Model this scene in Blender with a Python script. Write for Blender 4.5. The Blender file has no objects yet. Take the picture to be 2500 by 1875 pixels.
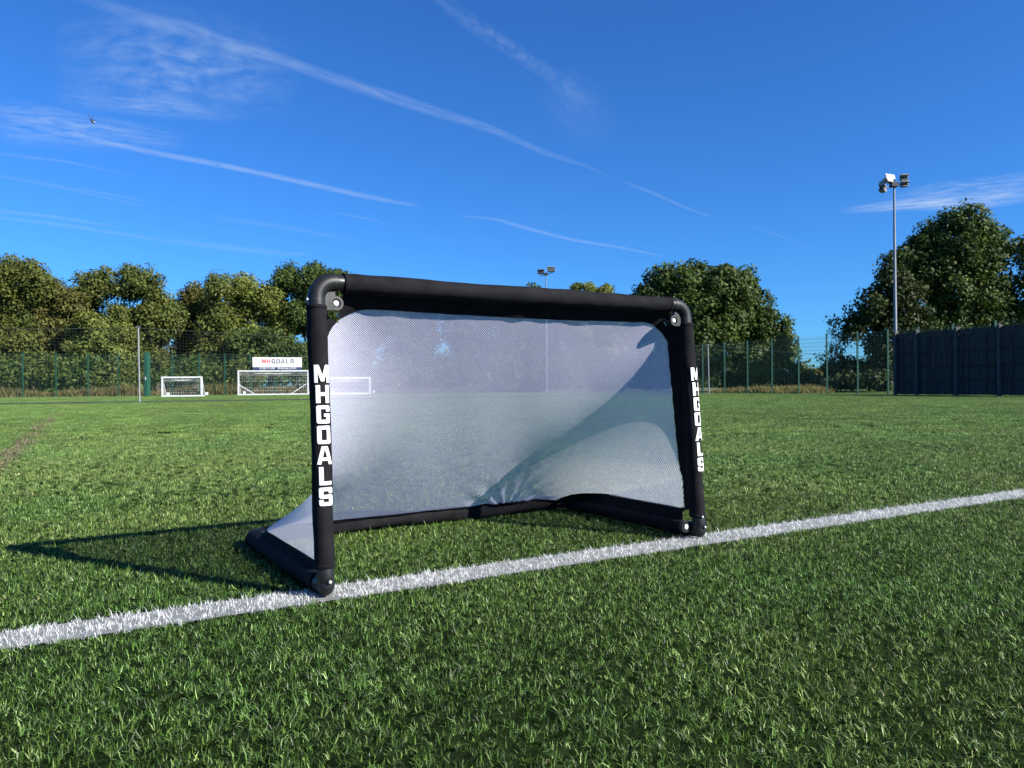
import bpy, bmesh, math, random
import numpy as np
from mathutils import Vector, Matrix, Quaternion

random.seed(7)
rng = np.random.default_rng(11)
R = math.radians
scene = bpy.context.scene
col = scene.collection

# ------------------------------------------------------------------ camera
CAM_H, FPX, ROLL, PITCH = 0.606, 1878.0, 0.008, 0.0011
cam_data = bpy.data.cameras.new('camera')
cam_data.sensor_width = 36.0
cam_data.lens = FPX / 2500.0 * 36.0
cam_data.clip_start = 0.05
cam_data.clip_end = 300000.0
cam = bpy.data.objects.new('camera', cam_data)
col.objects.link(cam)
cam.matrix_world = (Matrix.Translation((0, 0, CAM_H)) @ Matrix.Rotation(R(90) + PITCH, 4, 'X')
                    @ Matrix.Rotation(-ROLL, 4, 'Z'))
scene.camera = cam
cam_data.dof.use_dof = True
cam_data.dof.focus_distance = 2.7
cam_data.dof.aperture_fstop = 11.0

# ------------------------------------------------------------------ sky and sun
SUN_H = Vector((0.90, -0.44)).normalized()
SUN_EL = R(31)
world = bpy.data.worlds.new('World')
scene.world = world
world.use_nodes = True
nt = world.node_tree
nt.nodes.clear()
w_out = nt.nodes.new('ShaderNodeOutputWorld')
w_bg = nt.nodes.new('ShaderNodeBackground')
w_sky = nt.nodes.new('ShaderNodeTexSky')
w_sky.sky_type = 'NISHITA'
w_sky.sun_disc = False
w_sky.sun_elevation = SUN_EL
w_sky.sun_rotation = math.atan2(SUN_H.x, SUN_H.y)
w_sky.altitude = 50
w_sky.air_density = 1.0
w_sky.dust_density = 0.15
w_sky.ozone_density = 4.0
w_tint = nt.nodes.new('ShaderNodeMix')          # deep clear autumn blue
w_tint.data_type = 'RGBA'
w_tint.blend_type = 'MULTIPLY'
w_tint.inputs[0].default_value = 1.0
w_tint.inputs[7].default_value = (0.34, 0.87, 1.56, 1)
w_bg.inputs['Strength'].default_value = 0.051
nt.links.new(w_sky.outputs[0], w_tint.inputs[6])
nt.links.new(w_tint.outputs[2], w_bg.inputs[0])
nt.links.new(w_bg.outputs[0], w_out.inputs[0])

sun_d = bpy.data.lights.new('sun', 'SUN')
sun_d.energy = 4.9
sun_d.angle = R(0.53)
sun_d.color = (1.0, 0.95, 0.86)
sun = bpy.data.objects.new('sun', sun_d)
col.objects.link(sun)
sdir = Vector((SUN_H.x * math.cos(SUN_EL), SUN_H.y * math.cos(SUN_EL), math.sin(SUN_EL)))
sun.rotation_euler = (-sdir).to_track_quat('-Z', 'Y').to_euler()
sun.location = sdir * 60

scene.view_settings.view_transform = 'Standard'
scene.view_settings.look = 'None'
scene.view_settings.gamma = 1.0
scene.view_settings.use_curve_mapping = False
scene.view_settings.exposure = 1.13
scene.render.engine = 'CYCLES'
scene.cycles.transparent_max_bounces = 24
scene.cycles.max_bounces = 6


# ------------------------------------------------------------------ picture point -> place
CM = cam.matrix_world.copy()


def ray(px, py):
    d = Vector(((px - 1250) / FPX, -(py - 937.5) / FPX, -1.0))
    return (CM.to_3x3() @ d)


def at(px, py, Y):
    d = ray(px, py)
    return Vector((0, 0, CAM_H)) + d * (Y / d.y)


def high(px, py, alt):
    d = ray(px, py)
    return Vector((0, 0, CAM_H)) + d * ((alt - CAM_H) / d.z)


# ------------------------------------------------------------------ materials
def new_mat(name):
    m = bpy.data.materials.new(name)
    m.use_nodes = True
    t = m.node_tree
    b = t.nodes['Principled BSDF']
    return m, t, b


def mat(name, c1, c2=None, scale=8.0, rough=0.6, bump=0.0, bump_scale=60.0, metal=0.0, spec=0.5, stretch=(1, 1, 1), dist=0.01):
    m, t, b = new_mat(name)
    b.inputs['Roughness'].default_value = rough
    b.inputs['Metallic'].default_value = metal
    b.inputs['Specular IOR Level'].default_value = spec
    tc = t.nodes.new('ShaderNodeTexCoord')
    mp = t.nodes.new('ShaderNodeMapping')
    mp.inputs['Scale'].default_value = stretch
    t.links.new(tc.outputs['Object'], mp.inputs[0])
    if c2 is None:
        c2 = tuple(x * 0.8 for x in c1)
    n = t.nodes.new('ShaderNodeTexNoise')
    n.inputs['Scale'].default_value = scale
    n.inputs['Detail'].default_value = 6
    n.inputs['Roughness'].default_value = 0.6
    t.links.new(mp.outputs[0], n.inputs['Vector'])
    r = t.nodes.new('ShaderNodeValToRGB')
    r.color_ramp.elements[0].position = 0.35
    r.color_ramp.elements[1].position = 0.68
    r.color_ramp.elements[0].color = (*c1, 1)
    r.color_ramp.elements[1].color = (*c2, 1)
    t.links.new(n.outputs[0], r.inputs[0])
    t.links.new(r.outputs[0], b.inputs['Base Color'])
    if bump > 0:
        n2 = t.nodes.new('ShaderNodeTexNoise')
        n2.inputs['Scale'].default_value = bump_scale
        n2.inputs['Detail'].default_value = 4
        t.links.new(mp.outputs[0], n2.inputs['Vector'])
        bp = t.nodes.new('ShaderNodeBump')
        bp.inputs['Strength'].default_value = bump
        bp.inputs['Distance'].default_value = dist
        t.links.new(n2.outputs[0], bp.inputs['Height'])
        t.links.new(bp.outputs[0], b.inputs['Normal'])
    return m


def leaf_mat(name, trans=0.3, rough=0.5, spec=0.4, tint=(1.0, 1.15, 0.5)):
    """foliage or blades: the colour comes from each leaf's own attribute"""
    m, t, b = new_mat(name)
    a = t.nodes.new('ShaderNodeAttribute')
    a.attribute_name = 'Col'
    t.links.new(a.outputs['Color'], b.inputs['Base Color'])
    b.inputs['Roughness'].default_value = rough
    b.inputs['Specular IOR Level'].default_value = spec
    tr = t.nodes.new('ShaderNodeBsdfTranslucent')
    mx = t.nodes.new('ShaderNodeMix')
    mx.data_type = 'RGBA'
    mx.blend_type = 'MULTIPLY'
    mx.inputs[0].default_value = 1.0
    t.links.new(a.outputs['Color'], mx.inputs[6])
    mx.inputs[7].default_value = (*tint, 1)
    t.links.new(mx.outputs[2], tr.inputs[0])
    ms = t.nodes.new('ShaderNodeMixShader')
    ms.inputs[0].default_value = trans
    t.links.new(b.outputs[0], ms.inputs[1])
    t.links.new(tr.outputs[0], ms.inputs[2])
    out = [n for n in t.nodes if n.type == 'OUTPUT_MATERIAL'][0]
    t.links.new(ms.outputs[0], out.inputs[0])
    return m


M_fabric = mat('black_polyester', (0.006, 0.006, 0.0075), (0.013, 0.013, 0.015), scale=14, rough=0.85, bump=0.8, bump_scale=380, spec=0.12, dist=0.0015)
M_pipe = mat('black_plastic', (0.009, 0.010, 0.011), (0.015, 0.016, 0.017), scale=25, rough=0.45, bump=0.12, bump_scale=140, spec=0.34, dist=0.001)
M_pipe2 = mat('black_plastic_gloss', (0.008, 0.009, 0.010), (0.012, 0.013, 0.014), scale=30, rough=0.36, spec=0.4)
M_print = mat('white_print', (0.82, 0.83, 0.84), (0.72, 0.74, 0.76), scale=18, rough=0.5, bump=0.2, bump_scale=300, dist=0.0006)
M_bolt = mat('zinc_bolt', (0.75, 0.76, 0.77), (0.60, 0.62, 0.63), scale=120, rough=0.35, metal=0.3)
M_galv = mat('galvanised_steel', (0.20, 0.22, 0.24), (0.13, 0.15, 0.17), scale=3, rough=0.5, metal=0.35, stretch=(4, 4, 0.6))
M_palepole = mat('pale_grey_paint', (0.26, 0.27, 0.27), (0.18, 0.19, 0.19), scale=3, rough=0.5)
M_whitepost = mat('white_paint', (0.74, 0.75, 0.76), (0.60, 0.61, 0.61), scale=3, rough=0.45)
M_greenpost = mat('green_coated_steel', (0.018, 0.085, 0.055), (0.012, 0.06, 0.04), scale=5, rough=0.45)
M_wire = mat('green_wire', (0.014, 0.075, 0.05), (0.01, 0.05, 0.035), scale=5, rough=0.5)
M_cord = mat('net_cord', (0.035, 0.045, 0.04), (0.02, 0.03, 0.025), scale=5, rough=0.8)
M_whitecord = mat('white_net_cord', (0.62, 0.64, 0.62), (0.45, 0.47, 0.45), scale=5, rough=0.8)
M_board = mat('sign_white', (0.80, 0.81, 0.82), (0.74, 0.75, 0.76), scale=2, rough=0.4)
M_navy = mat('sign_navy', (0.02, 0.04, 0.10), (0.03, 0.05, 0.12), scale=2, rough=0.4)
M_red = mat('sign_red', (0.55, 0.02, 0.04), (0.45, 0.015, 0.03), scale=2, rough=0.4)
M_ink = mat('sign_ink', (0.03, 0.04, 0.05), (0.04, 0.05, 0.06), scale=2, rough=0.4)
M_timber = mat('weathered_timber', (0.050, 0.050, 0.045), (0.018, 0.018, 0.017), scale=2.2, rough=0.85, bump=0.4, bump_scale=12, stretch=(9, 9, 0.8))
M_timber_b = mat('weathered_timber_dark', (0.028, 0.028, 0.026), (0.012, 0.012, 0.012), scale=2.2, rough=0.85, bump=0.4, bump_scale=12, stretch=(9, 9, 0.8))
M_concrete = mat('concrete_post', (0.08, 0.08, 0.075), (0.045, 0.045, 0.043), scale=6, rough=0.9, bump=0.3, bump_scale=40)
M_lampcase = mat('lamp_housing', (0.32, 0.33, 0.33), (0.22, 0.23, 0.23), scale=5, rough=0.4, metal=0.2)
M_lampglass = mat('lamp_glass', (0.02, 0.03, 0.03), (0.03, 0.04, 0.035), scale=3, rough=0.15)
M_dark = mat('dark_metal', (0.03, 0.03, 0.035), (0.02, 0.02, 0.025), scale=5, rough=0.5)
M_bark = mat('bark', (0.09, 0.075, 0.055), (0.045, 0.038, 0.03), scale=3, rough=0.9, bump=0.6, bump_scale=9, stretch=(3, 3, 0.7), dist=0.05)
M_leaf = leaf_mat('tree_leaves', 0.18, 0.6, 0.2)
M_grass = leaf_mat('turf_blades', 0.30, 0.40, 0.30, tint=(1.0, 1.1, 0.6))
M_weed = leaf_mat('weed_leaves', 0.3, 0.7, 0.2)


def mat_turf_ground():
    m, t, b = new_mat('turf_backing')
    b.inputs['Roughness'].default_value = 1.0
    b.inputs['Specular IOR Level'].default_value = 0.0
    g = t.nodes.new('ShaderNodeNewGeometry')
    n = t.nodes.new('ShaderNodeTexNoise')
    n.inputs['Scale'].default_value = 0.35
    n.inputs['Detail'].default_value = 8
    n.inputs['Roughness'].default_value = 0.65
    t.links.new(g.outputs['Position'], n.inputs['Vector'])
    r = t.nodes.new('ShaderNodeValToRGB')
    r.color_ramp.elements[0].position = 0.3
    r.color_ramp.elements[1].position = 0.72
    r.color_ramp.elements[0].color = (0.008, 0.014, 0.005, 1)
    r.color_ramp.elements[1].color = (0.017, 0.029, 0.009, 1)
    t.links.new(n.outputs[0], r.inputs[0])
    n2 = t.nodes.new('ShaderNodeTexNoise')
    n2.inputs['Scale'].default_value = 22
    n2.inputs['Detail'].default_value = 5
    t.links.new(g.outputs['Position'], n2.inputs['Vector'])
    mx = t.nodes.new('ShaderNodeMix')
    mx.data_type = 'RGBA'
    mx.blend_type = 'MULTIPLY'
    mx.inputs[0].default_value = 1.0
    r2 = t.nodes.new('ShaderNodeValToRGB')
    r2.color_ramp.elements[0].position = 0.38
    r2.color_ramp.elements[1].position = 0.62
    r2.color_ramp.elements[0].color = (0.55, 0.55, 0.55, 1)
    r2.color_ramp.elements[1].color = (1.2, 1.2, 1.2, 1)
    t.links.new(n2.outputs[0], r2.inputs[0])
    t.links.new(r.outputs[0], mx.inputs[6])
    t.links.new(r2.outputs[0], mx.inputs[7])
    t.links.new(mx.outputs[2], b.inputs['Base Color'])
    bp = t.nodes.new('ShaderNodeBump')
    bp.inputs['Strength'].default_value = 0.8
    bp.inputs['Distance'].default_value = 0.03
    t.links.new(n2.outputs[0], bp.inputs['Height'])
    t.links.new(bp.outputs[0], b.inputs['Normal'])
    return m


M_turf = mat_turf_ground()
M_rough = mat('rough_ground', (0.075, 0.085, 0.03), (0.13, 0.11, 0.055), scale=0.8, rough=0.95, bump=0.5, bump_scale=3, dist=0.1)
M_lineback = mat('white_line_backing', (0.20, 0.21, 0.20), (0.12, 0.125, 0.12), scale=40, rough=0.8)


def mat_net():
    m, t, b = new_mat('white_mesh_fabric')
    b.inputs['Base Color'].default_value = (0.77, 0.75, 0.92, 1)
    b.inputs['Roughness'].default_value = 0.65
    b.inputs['Specular IOR Level'].default_value = 0.3
    tr = t.nodes.new('ShaderNodeBsdfTranslucent')
    tr.inputs[0].default_value = (0.82, 0.83, 0.88, 1)
    ms = t.nodes.new('ShaderNodeMixShader')
    ms.inputs[0].default_value = 0.35
    t.links.new(b.outputs[0], ms.inputs[1])
    t.links.new(tr.outputs[0], ms.inputs[2])
    out = [n for n in t.nodes if n.type == 'OUTPUT_MATERIAL'][0]
    t.links.new(ms.outputs[0], out.inputs[0])
    return m


M_net = mat_net()


# ------------------------------------------------------------------ mesh helpers
def tag(o, label=None, cat=None, group=None, kind=None):
    if label: o['label'] = label
    if cat: o['category'] = cat
    if group: o['group'] = group
    if kind: o['kind'] = kind
    return o


def empty(name, loc=(0, 0, 0), rz=0.0, label=None, cat=None, group=None):
    o = bpy.data.objects.new(name, None)
    o.empty_display_size = 0.1
    o.location = loc
    o.rotation_euler = (0, 0, rz)
    col.objects.link(o)
    return tag(o, label, cat, group)


def link(name, me, material=None, parent=None, smooth=False):
    if material is not None and not me.materials:
        me.materials.append(material)
    if smooth:
        me.polygons.foreach_set('use_smooth', [True] * len(me.polygons))
    o = bpy.data.objects.new(name, me)
    col.objects.link(o)
    if parent is not None:
        o.parent = parent
    return o


class MB:
    """collects simple shapes, then becomes one mesh"""

    def __init__(self):
        self.v = []
        self.f = []

    def poly(self, pts):
        k = len(self.v)
        self.v += [tuple(p) for p in pts]
        self.f.append(tuple(range(k, k + len(pts))))

    def hexa(self, p):
        k = len(self.v)
        self.v += [tuple(q) for q in p]
        for q in ((0, 3, 2, 1), (4, 5, 6, 7), (0, 1, 5, 4), (1, 2, 6, 5), (2, 3, 7, 6), (3, 0, 4, 7)):
            self.f.append(tuple(k + i for i in q))

    def box(self, x0, y0, z0, x1, y1, z1):
        self.hexa([(x0, y0, z0), (x1, y0, z0), (x1, y1, z0), (x0, y1, z0), (x0, y0, z1), (x1, y0, z1), (x1, y1, z1), (x0, y1, z1)])

    def bar(self, a, b, w, h, up=Vector((0, 0, 1))):
        a, b = Vector(a), Vector(b)
        d = (b - a).normalized()
        s = d.cross(up)
        if s.length < 1e-4: s = d.cross(Vector((1, 0, 0)))
        s.normalize()
        t = s.cross(d).normalized()
        s *= w / 2
        t *= h / 2
        self.hexa([a - s - t, a + s - t, b + s - t, b - s - t, a - s + t, a + s + t, b + s + t, b - s + t])

    def tube(self, path, rad, seg=12, caps=True):
        path = [Vector(p) for p in path]
        n = len(path)
        rads = rad if isinstance(rad, (list, tuple)) else [rad] * n
        k0 = len(self.v)
        prev = None
        for i, p in enumerate(path):
            d = (path[min(i + 1, n - 1)] - path[max(i - 1, 0)]).normalized()
            if prev is None:
                a = d.orthogonal().normalized()
            else:
                a = (prev - d * prev.dot(d)).normalized()
            prev = a
            b = d.cross(a)
            for j in range(seg):
                th = 2 * math.pi * j / seg
                rr = rads[i](th) if callable(rads[i]) else rads[i]
                self.v.append(tuple(p + (a * math.cos(th) + b * math.sin(th)) * rr))
        for i in range(n - 1):
            for j in range(seg):
                q = k0 + i * seg
                self.f.append((q + j, q + (j + 1) % seg, q + seg + (j + 1) % seg, q + seg + j))
        if caps:
            self.f.append(tuple(k0 + j for j in reversed(range(seg))))
            self.f.append(tuple(k0 + (n - 1) * seg + j for j in range(seg)))

    def ball(self, c, rx, ry, rz, nu=12, nv=8):
        c = Vector(c)
        k = len(self.v)
        self.v.append(tuple(c + Vector((0, 0, rz))))
        for i in range(1, nv):
            ph = math.pi * i / nv
            for j in range(nu):
                th = 2 * math.pi * j / nu
                self.v.append(tuple(c + Vector((rx * math.sin(ph) * math.cos(th), ry * math.sin(ph) * math.sin(th), rz * math.cos(ph)))))
        self.v.append(tuple(c - Vector((0, 0, rz))))
        last = len(self.v) - 1
        for j in range(nu):
            self.f.append((k, k + 1 + j, k + 1 + (j + 1) % nu))
            self.f.append((last, k + 1 + (nv - 2) * nu + (j + 1) % nu, k + 1 + (nv - 2) * nu + j))
        for i in range(nv - 2):
            for j in range(nu):
                q = k + 1 + i * nu
                self.f.append((q + j, q + nu + j, q + nu + (j + 1) % nu, q + (j + 1) % nu))

    def build(self, name, material, parent=None, smooth=False):
        me = bpy.data.meshes.new(name)
        me.from_pydata(self.v, [], self.f)
        me.update()
        return link(name, me, material, parent, smooth)


def smooth_by_angle(o, ang=40):
    me = o.data
    me.polygons.foreach_set('use_smooth', [True] * len(me.polygons))
    try:
        me.set_sharp_from_angle(angle=R(ang))
    except Exception:
        pass


def np_mesh(name, verts, tris=None, quads=None, colors=None):
    """fast mesh from arrays; colours are per vertex"""
    me = bpy.data.meshes.new(name)
    loops, starts, tot = [], [], 0
    if tris is not None and len(tris):
        loops.append(tris.reshape(-1)); starts.append(np.arange(len(tris)) * 3); tot = len(tris) * 3
    if quads is not None and len(quads):
        loops.append(quads.reshape(-1)); starts.append(np.arange(len(quads)) * 4 + tot)
    lv = np.concatenate(loops).astype(np.int32)
    st = np.concatenate(starts).astype(np.int32)
    me.vertices.add(len(verts))
    me.vertices.foreach_set('co', verts.astype(np.float32).reshape(-1))
    me.loops.add(len(lv))
    me.loops.foreach_set('vertex_index', lv)
    me.polygons.add(len(st))
    me.polygons.foreach_set('loop_start', st)
    me.update(calc_edges=True)
    me.validate()
    if colors is not None:
        ca = me.color_attributes.new('Col', 'FLOAT_COLOR', 'POINT')
        c4 = np.ones((len(verts), 4), np.float32)
        c4[:, :3] = colors
        ca.data.foreach_set('color', c4.reshape(-1))
    return me


# smooth value noise used for uneven growth
_tab = rng.random((64, 64))


def vnoise(x, y):
    xi = np.floor(x).astype(int); yi = np.floor(y).astype(int)
    fx = x - xi; fy = y - yi
    fx = fx * fx * (3 - 2 * fx); fy = fy * fy * (3 - 2 * fy)
    a = _tab[xi % 64, yi % 64]; b = _tab[(xi + 1) % 64, yi % 64]
    c = _tab[xi % 64, (yi + 1) % 64]; d = _tab[(xi + 1) % 64, (yi + 1) % 64]
    return (a * (1 - fx) + b * fx) * (1 - fy) + (c * (1 - fx) + d * fx) * fy


# ------------------------------------------------------------------ the ground
def sheet(name, pts, z, material):
    me = bpy.data.meshes.new(name)
    me.from_pydata([(x, y, z) for x, y in pts], [], [tuple(range(len(pts)))])
    o = link(name, me, material)
    return tag(o, kind='structure')


sheet('ground', [(-6000, -3000), (6000, -3000), (6000, 9000), (-6000, 9000)], -0.03, M_rough)
FL0, FL1 = at(58, 950, 54).xy, at(728, 950, 60).xy          # left run of the mesh fence
FCOR = Vector((2.5, 62.5))                                   # where the fence turns
FR0 = Vector((11.8, 47.7))
fdir = Vector((5.0, -10.4)).normalized()
FR1 = FR0 + fdir * 27
fl_dir = (FL1 - FL0).normalized()
FLA = FL0 - fl_dir * 22
sheet('turf_pitch', [(-70, -30), (45, -30), (FR1.x - 0.2, FR1.y), (FR0.x - 0.2, FR0.y - 0.2), (FCOR.x, FCOR.y - 0.6), (FL1.x, FL1.y - 1.2), (FLA.x, FLA.y - 1.2), (-70, FLA.y - 1.2)], 0.0, M_turf)

# white touchline under the goal, brown line to the left
WA, WB = np.array([-1.237, 1.836]), np.array([2.74, 4.116])
wdir = (WB - WA) / np.linalg.norm(WB - WA)
wnor = np.array([-wdir[1], wdir[0]])
BA, BB = np.array([-4.2, 6.3]), np.array([-10.15, 17.1])
bdir = (BB - BA) / np.linalg.norm(BB - BA)
bnor = np.array([-bdir[1], bdir[0]])
WHW, BHW = 0.079, 0.085


def strip(name, a, b, hw, z, material):
    a, b = Vector(a), Vector(b)
    d = (b - a).normalized()
    n = Vector((-d.y, d.x)) * hw
    return sheet(name, [tuple(a - n), tuple(b - n), tuple(b + n), tuple(a + n)], z, material)


strip('white_line', WA - wdir * 1.6, WB + wdir * 9, WHW - 0.004, 0.004, M_lineback)
for (p0, p1, hw) in (((113, 975), (137, 970), 0.07), ((1660, 970), (1800, 967.5), 0.05)):
    a, b = [], []
    for (px, py), o_ in ((p0, a), (p1, b)):
        d = ray(px, py)
        q = Vector((0, 0, CAM_H)) + d * (CAM_H / -d.z)
        o_ += [q.x, q.y]
    strip('pitch_marking', a, b, hw, 0.004, M_print)


# ------------------------------------------------------------------ turf blades
def mat_blades():
    m, t, b = new_mat('turf_blades')

    def att(name, kind):
        a = t.nodes.new('ShaderNodeAttribute')
        a.attribute_name = name
        a.attribute_type = kind
        return a

    def mix(mode, fac, a, c):
        n = t.nodes.new('ShaderNodeMix')
        n.data_type = 'RGBA'
        n.blend_type = mode
        for k, x in ((0, fac), (6, a), (7, c)):
            if isinstance(x, (int, float, tuple)): n.inputs[k].default_value = x
            else: t.links.new(x, n.inputs[k])
        return n.outputs[2]
    blade = att('Col', 'GEOMETRY').outputs['Color']
    tuft = att('Tuft', 'INSTANCER').outputs['Color']
    white = att('White', 'INSTANCER').outputs['Fac']
    c = mix('MULTIPLY', 1.0, tuft, blade)
    c = mix('MIX', white, c, tuft)
    t.links.new(c, b.inputs['Base Color'])
    b.inputs['Roughness'].default_value = 0.42
    b.inputs['Specular IOR Level'].default_value = 0.35
    tr = t.nodes.new('ShaderNodeBsdfTranslucent')
    t.links.new(mix('MULTIPLY', 1.0, c, (1.0, 1.08, 0.65, 1)), tr.inputs[0])
    ms = t.nodes.new('ShaderNodeMixShader')
    ms.inputs[0].default_value = 0.20
    t.links.new(b.outputs[0], ms.inputs[1])
    t.links.new(tr.outputs[0], ms.inputs[2])
    out = [n for n in t.nodes if n.type == 'OUTPUT_MATERIAL'][0]
    t.links.new(ms.outputs[0], out.inputs[0])
    return m


M_blades = mat_blades()


def blade_mesh(name, n, rad, wmul, lmul, seed, kp=1.5):
    r = np.random.default_rng(seed)
    a = r.random(n) * 2 * np.pi
    q = rad * np.sqrt(r.random(n))
    x, z = q * np.cos(a), q * np.sin(a)
    az = r.random(n) * 2 * np.pi
    L = (0.0085 + 0.0135 * r.random(n)) * lmul
    L = np.where(r.random(n) < 0.03, L * 1.5, L)
    if rad < 0.01 and seed % 8 == 0: L[0] *= 2.2
    wd = (0.00038 + 0.00034 * r.random(n)) * wmul
    th0 = np.abs(r.normal(0.50, 0.38, n))
    th1 = np.minimum(th0 + r.normal(0.25, 0.45, n), 1.9)
    flat = r.random(n) < 0.30
    th0 = np.where(flat, 0.95 + 0.35 * r.random(n), th0)
    th1 = np.where(flat, 1.3 + 0.4 * r.random(n), th1)
    dx, dy = np.cos(az), np.sin(az)
    tw = az + np.pi / 2 + r.normal(0, 0.9, n)
    sv = np.stack([np.cos(tw) * wd, np.sin(tw) * wd, np.zeros(n)], 1)
    b = np.stack([x, z, np.full(n, -0.001)], 1)
    m = b + np.stack([dx * np.sin(th0), dy * np.sin(th0), np.cos(th0)], 1) * (L * 0.55)[:, None]
    t = m + np.stack([dx * np.sin(th1), dy * np.sin(th1), np.cos(th1)], 1) * (L * 0.5)[:, None]
    V = np.stack([b - sv, b + sv, m - sv * 0.9, m + sv * 0.9, t], 1)
    k = (r.random(n) ** kp)[:, None]
    C = np.array([0.10, 0.17, 0.08]) * (1 - k) + np.array([1.0, 1.0, 1.0]) * k
    C = np.where((r.random(n) < 0.11)[:, None], np.array([2.1, 1.7, 3.3]), C)  # pale blades, brightened so sunlit glints are put into the colour
    idx = np.arange(n)[:, None] * 5
    me = np_mesh(name, V.reshape(-1, 3), idx + np.array([[2, 3, 4]]), idx + np.array([[0, 1, 3, 2]]), np.repeat(C, 5, 0))
    me.materials.append(M_blades)
    return bpy.data.objects.new(name, me)


def turf_blades():
    src = bpy.data.collections.new('turf_tufts')
    for i in range(24): src.objects.link(blade_mesh('tuft_a_fine%02d' % i, 6, 0.006, 1.0, 1.0, 200 + i))
    for i in range(8): src.objects.link(blade_mesh('tuft_b_clump%d' % i, 30, 0.020, 1.16, 1.02, 300 + i, 1.4))
    for i in range(4): src.objects.link(blade_mesh('tuft_c_patch%d' % i, 230, 0.12, 2.6, 1.25, 400 + i, 0.8))

    SPREAD = 1.75

    def zone(z0, z1, dens):
        area = SPREAD / 2 * (z1 ** 2 - z0 ** 2) + 1.6 * (z1 - z0)
        n = int(area * dens)
        u = rng.random(n)
        zs = np.linspace(z0, z1, 2000)
        cdf = np.cumsum(SPREAD * zs + 1.6)
        z = np.interp(u * cdf[-1], cdf, zs)
        return (rng.random(n) - 0.5) * (SPREAD * z + 1.6), z
    XN, ZN = zone(0.80, 4.6, 6800)
    k = rng.random(len(ZN)) < np.clip((4.6 - ZN) / 1.6, 0, 1)      # the fine tufts thin out gradually
    XN, ZN = XN[k], ZN[k]
    # the painted line and the brown line are kept fine further out
    nl = 36000
    s_ = rng.random(nl) * 9.5
    o_ = (rng.random(nl) - 0.5) * 0.36
    LX = WA[0] + wdir[0] * s_ + wnor[0] * o_
    LZ = WA[1] + wdir[1] * s_ + wnor[1] * o_
    k = rng.random(len(LZ)) > np.clip((4.6 - LZ) / 1.6, 0, 1)
    LX, LZ = LX[k], LZ[k]
    XM_, ZM_ = zone(3.0, 10.5, 1150)
    k = rng.random(len(ZM_)) < np.clip((ZM_ - 3.0) / 1.6, 0, 1) * np.clip((10.5 - ZM_) / 2.5, 0, 1)
    XM_, ZM_ = XM_[k], ZM_[k]
    P = np.stack([XM_, ZM_], 1)
    k = (np.abs((P - WA) @ wnor) > 0.17) | (((P - WA) @ wdir) > 9.4)
    XM_, ZM_ = XM_[k], ZM_[k]
    XF, ZF = zone(8.0, 61.0, 62)
    k = rng.random(len(ZF)) < np.clip((ZF - 8.0) / 2.5, 0, 1)
    XF, ZF = XF[k], ZF[k]
    # blades crushed under the tubes of the goal are left out
    x = np.concatenate([XN, LX, XM_, XF]); z = np.concatenate([ZN, LZ, ZM_, ZF])
    kind = np.concatenate([np.zeros(len(XN) + len(LX)), np.ones(len(XM_)), np.full(len(XF), 2)]).astype(np.int32)
    n = len(x)
    go = np.array([-0.535, 2.195]); ga = math.atan2(0.787, 1.258)
    gu = (x - go[0]) * math.cos(ga) + (z - go[1]) * math.sin(ga)
    gv = -(x - go[0]) * math.sin(ga) + (z - go[1]) * math.cos(ga)
    side_ = (gv > -0.05) & (gv < 0.93)
    db_ = np.minimum(np.where(side_, np.minimum(np.abs(gu), np.abs(gu - 1.484)), 9), np.where((gu > 0) & (gu < 1.484), np.abs(gv - 0.90), 9))
    db_ = np.minimum(db_, np.minimum(np.hypot(gu, gv), np.hypot(gu - 1.484, gv)))
    sc = np.clip((db_ - 0.004) / 0.032, 0.35, 1.0)
    patch = vnoise(x * 2.3, z * 2.3) * 0.6 + vnoise(x * 7 + 3, z * 7) * 0.4
    sc = sc * (0.82 + 0.36 * patch) * (0.85 + 0.3 * rng.random(n))
    big = vnoise(x * 0.55 + 20, z * 0.3 + 7) * 0.5 + vnoise(x * 2.1, z * 1.3 + 30) * 0.5
    v = (0.66 + 0.46 * big + 0.16 * (rng.random(n) - 0.5))[:, None]
    C = np.array([0.172, 0.292, 0.054]) * v
    yel = vnoise(x * 1.3 + 40, z * 1.3 + 11)[:, None]
    C = C * (1 + (yel - 0.5) * np.array([0.30, 0.06, 0.10]))
    C = C * np.exp(rng.normal(0, 1, n) * np.where(kind == 2, 0.30, 0.42))[:, None]
    C = np.clip(C, 0.01, 0.55)
    P = np.stack([x, z], 1)
    W = (np.abs((P - WA) @ wnor) + rng.normal(0, 0.005, n) < WHW)
    C = np.where(W[:, None], np.array([0.82, 0.82, 0.84]) * (0.68 + 0.32 * rng.random(n))[:, None], C)
    db = np.abs((P - BA) @ bnor) + rng.normal(0, 0.035, n)
    along = (P - BA) @ bdir
    fade = np.clip((14.5 - along) / 6, 0, 1)
    B = (db < BHW) & (rng.random(n) < 0.6 * fade) & (along > -8)
    C = np.where(B[:, None], np.array([0.24, 0.17, 0.10]), C)
    me = bpy.data.meshes.new('turf_grass')
    me.vertices.add(n)
    co = np.stack([x, z, np.zeros(n)], 1).astype(np.float32)
    me.vertices.foreach_set('co', co.reshape(-1))
    c4 = np.ones((n, 4), np.float32); c4[:, :3] = C
    a = me.attributes.new('Tuft', 'FLOAT_COLOR', 'POINT'); a.data.foreach_set('color', c4.reshape(-1))
    a = me.attributes.new('White', 'FLOAT', 'POINT'); a.data.foreach_set('value', W.astype(np.float32))
    a = me.attributes.new('pick', 'INT', 'POINT'); a.data.foreach_set('value', np.where(kind == 0, rng.integers(0, 24, n), np.where(kind == 1, 24 + rng.integers(0, 8, n), 32 + rng.integers(0, 4, n))).astype(np.int32))
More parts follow.
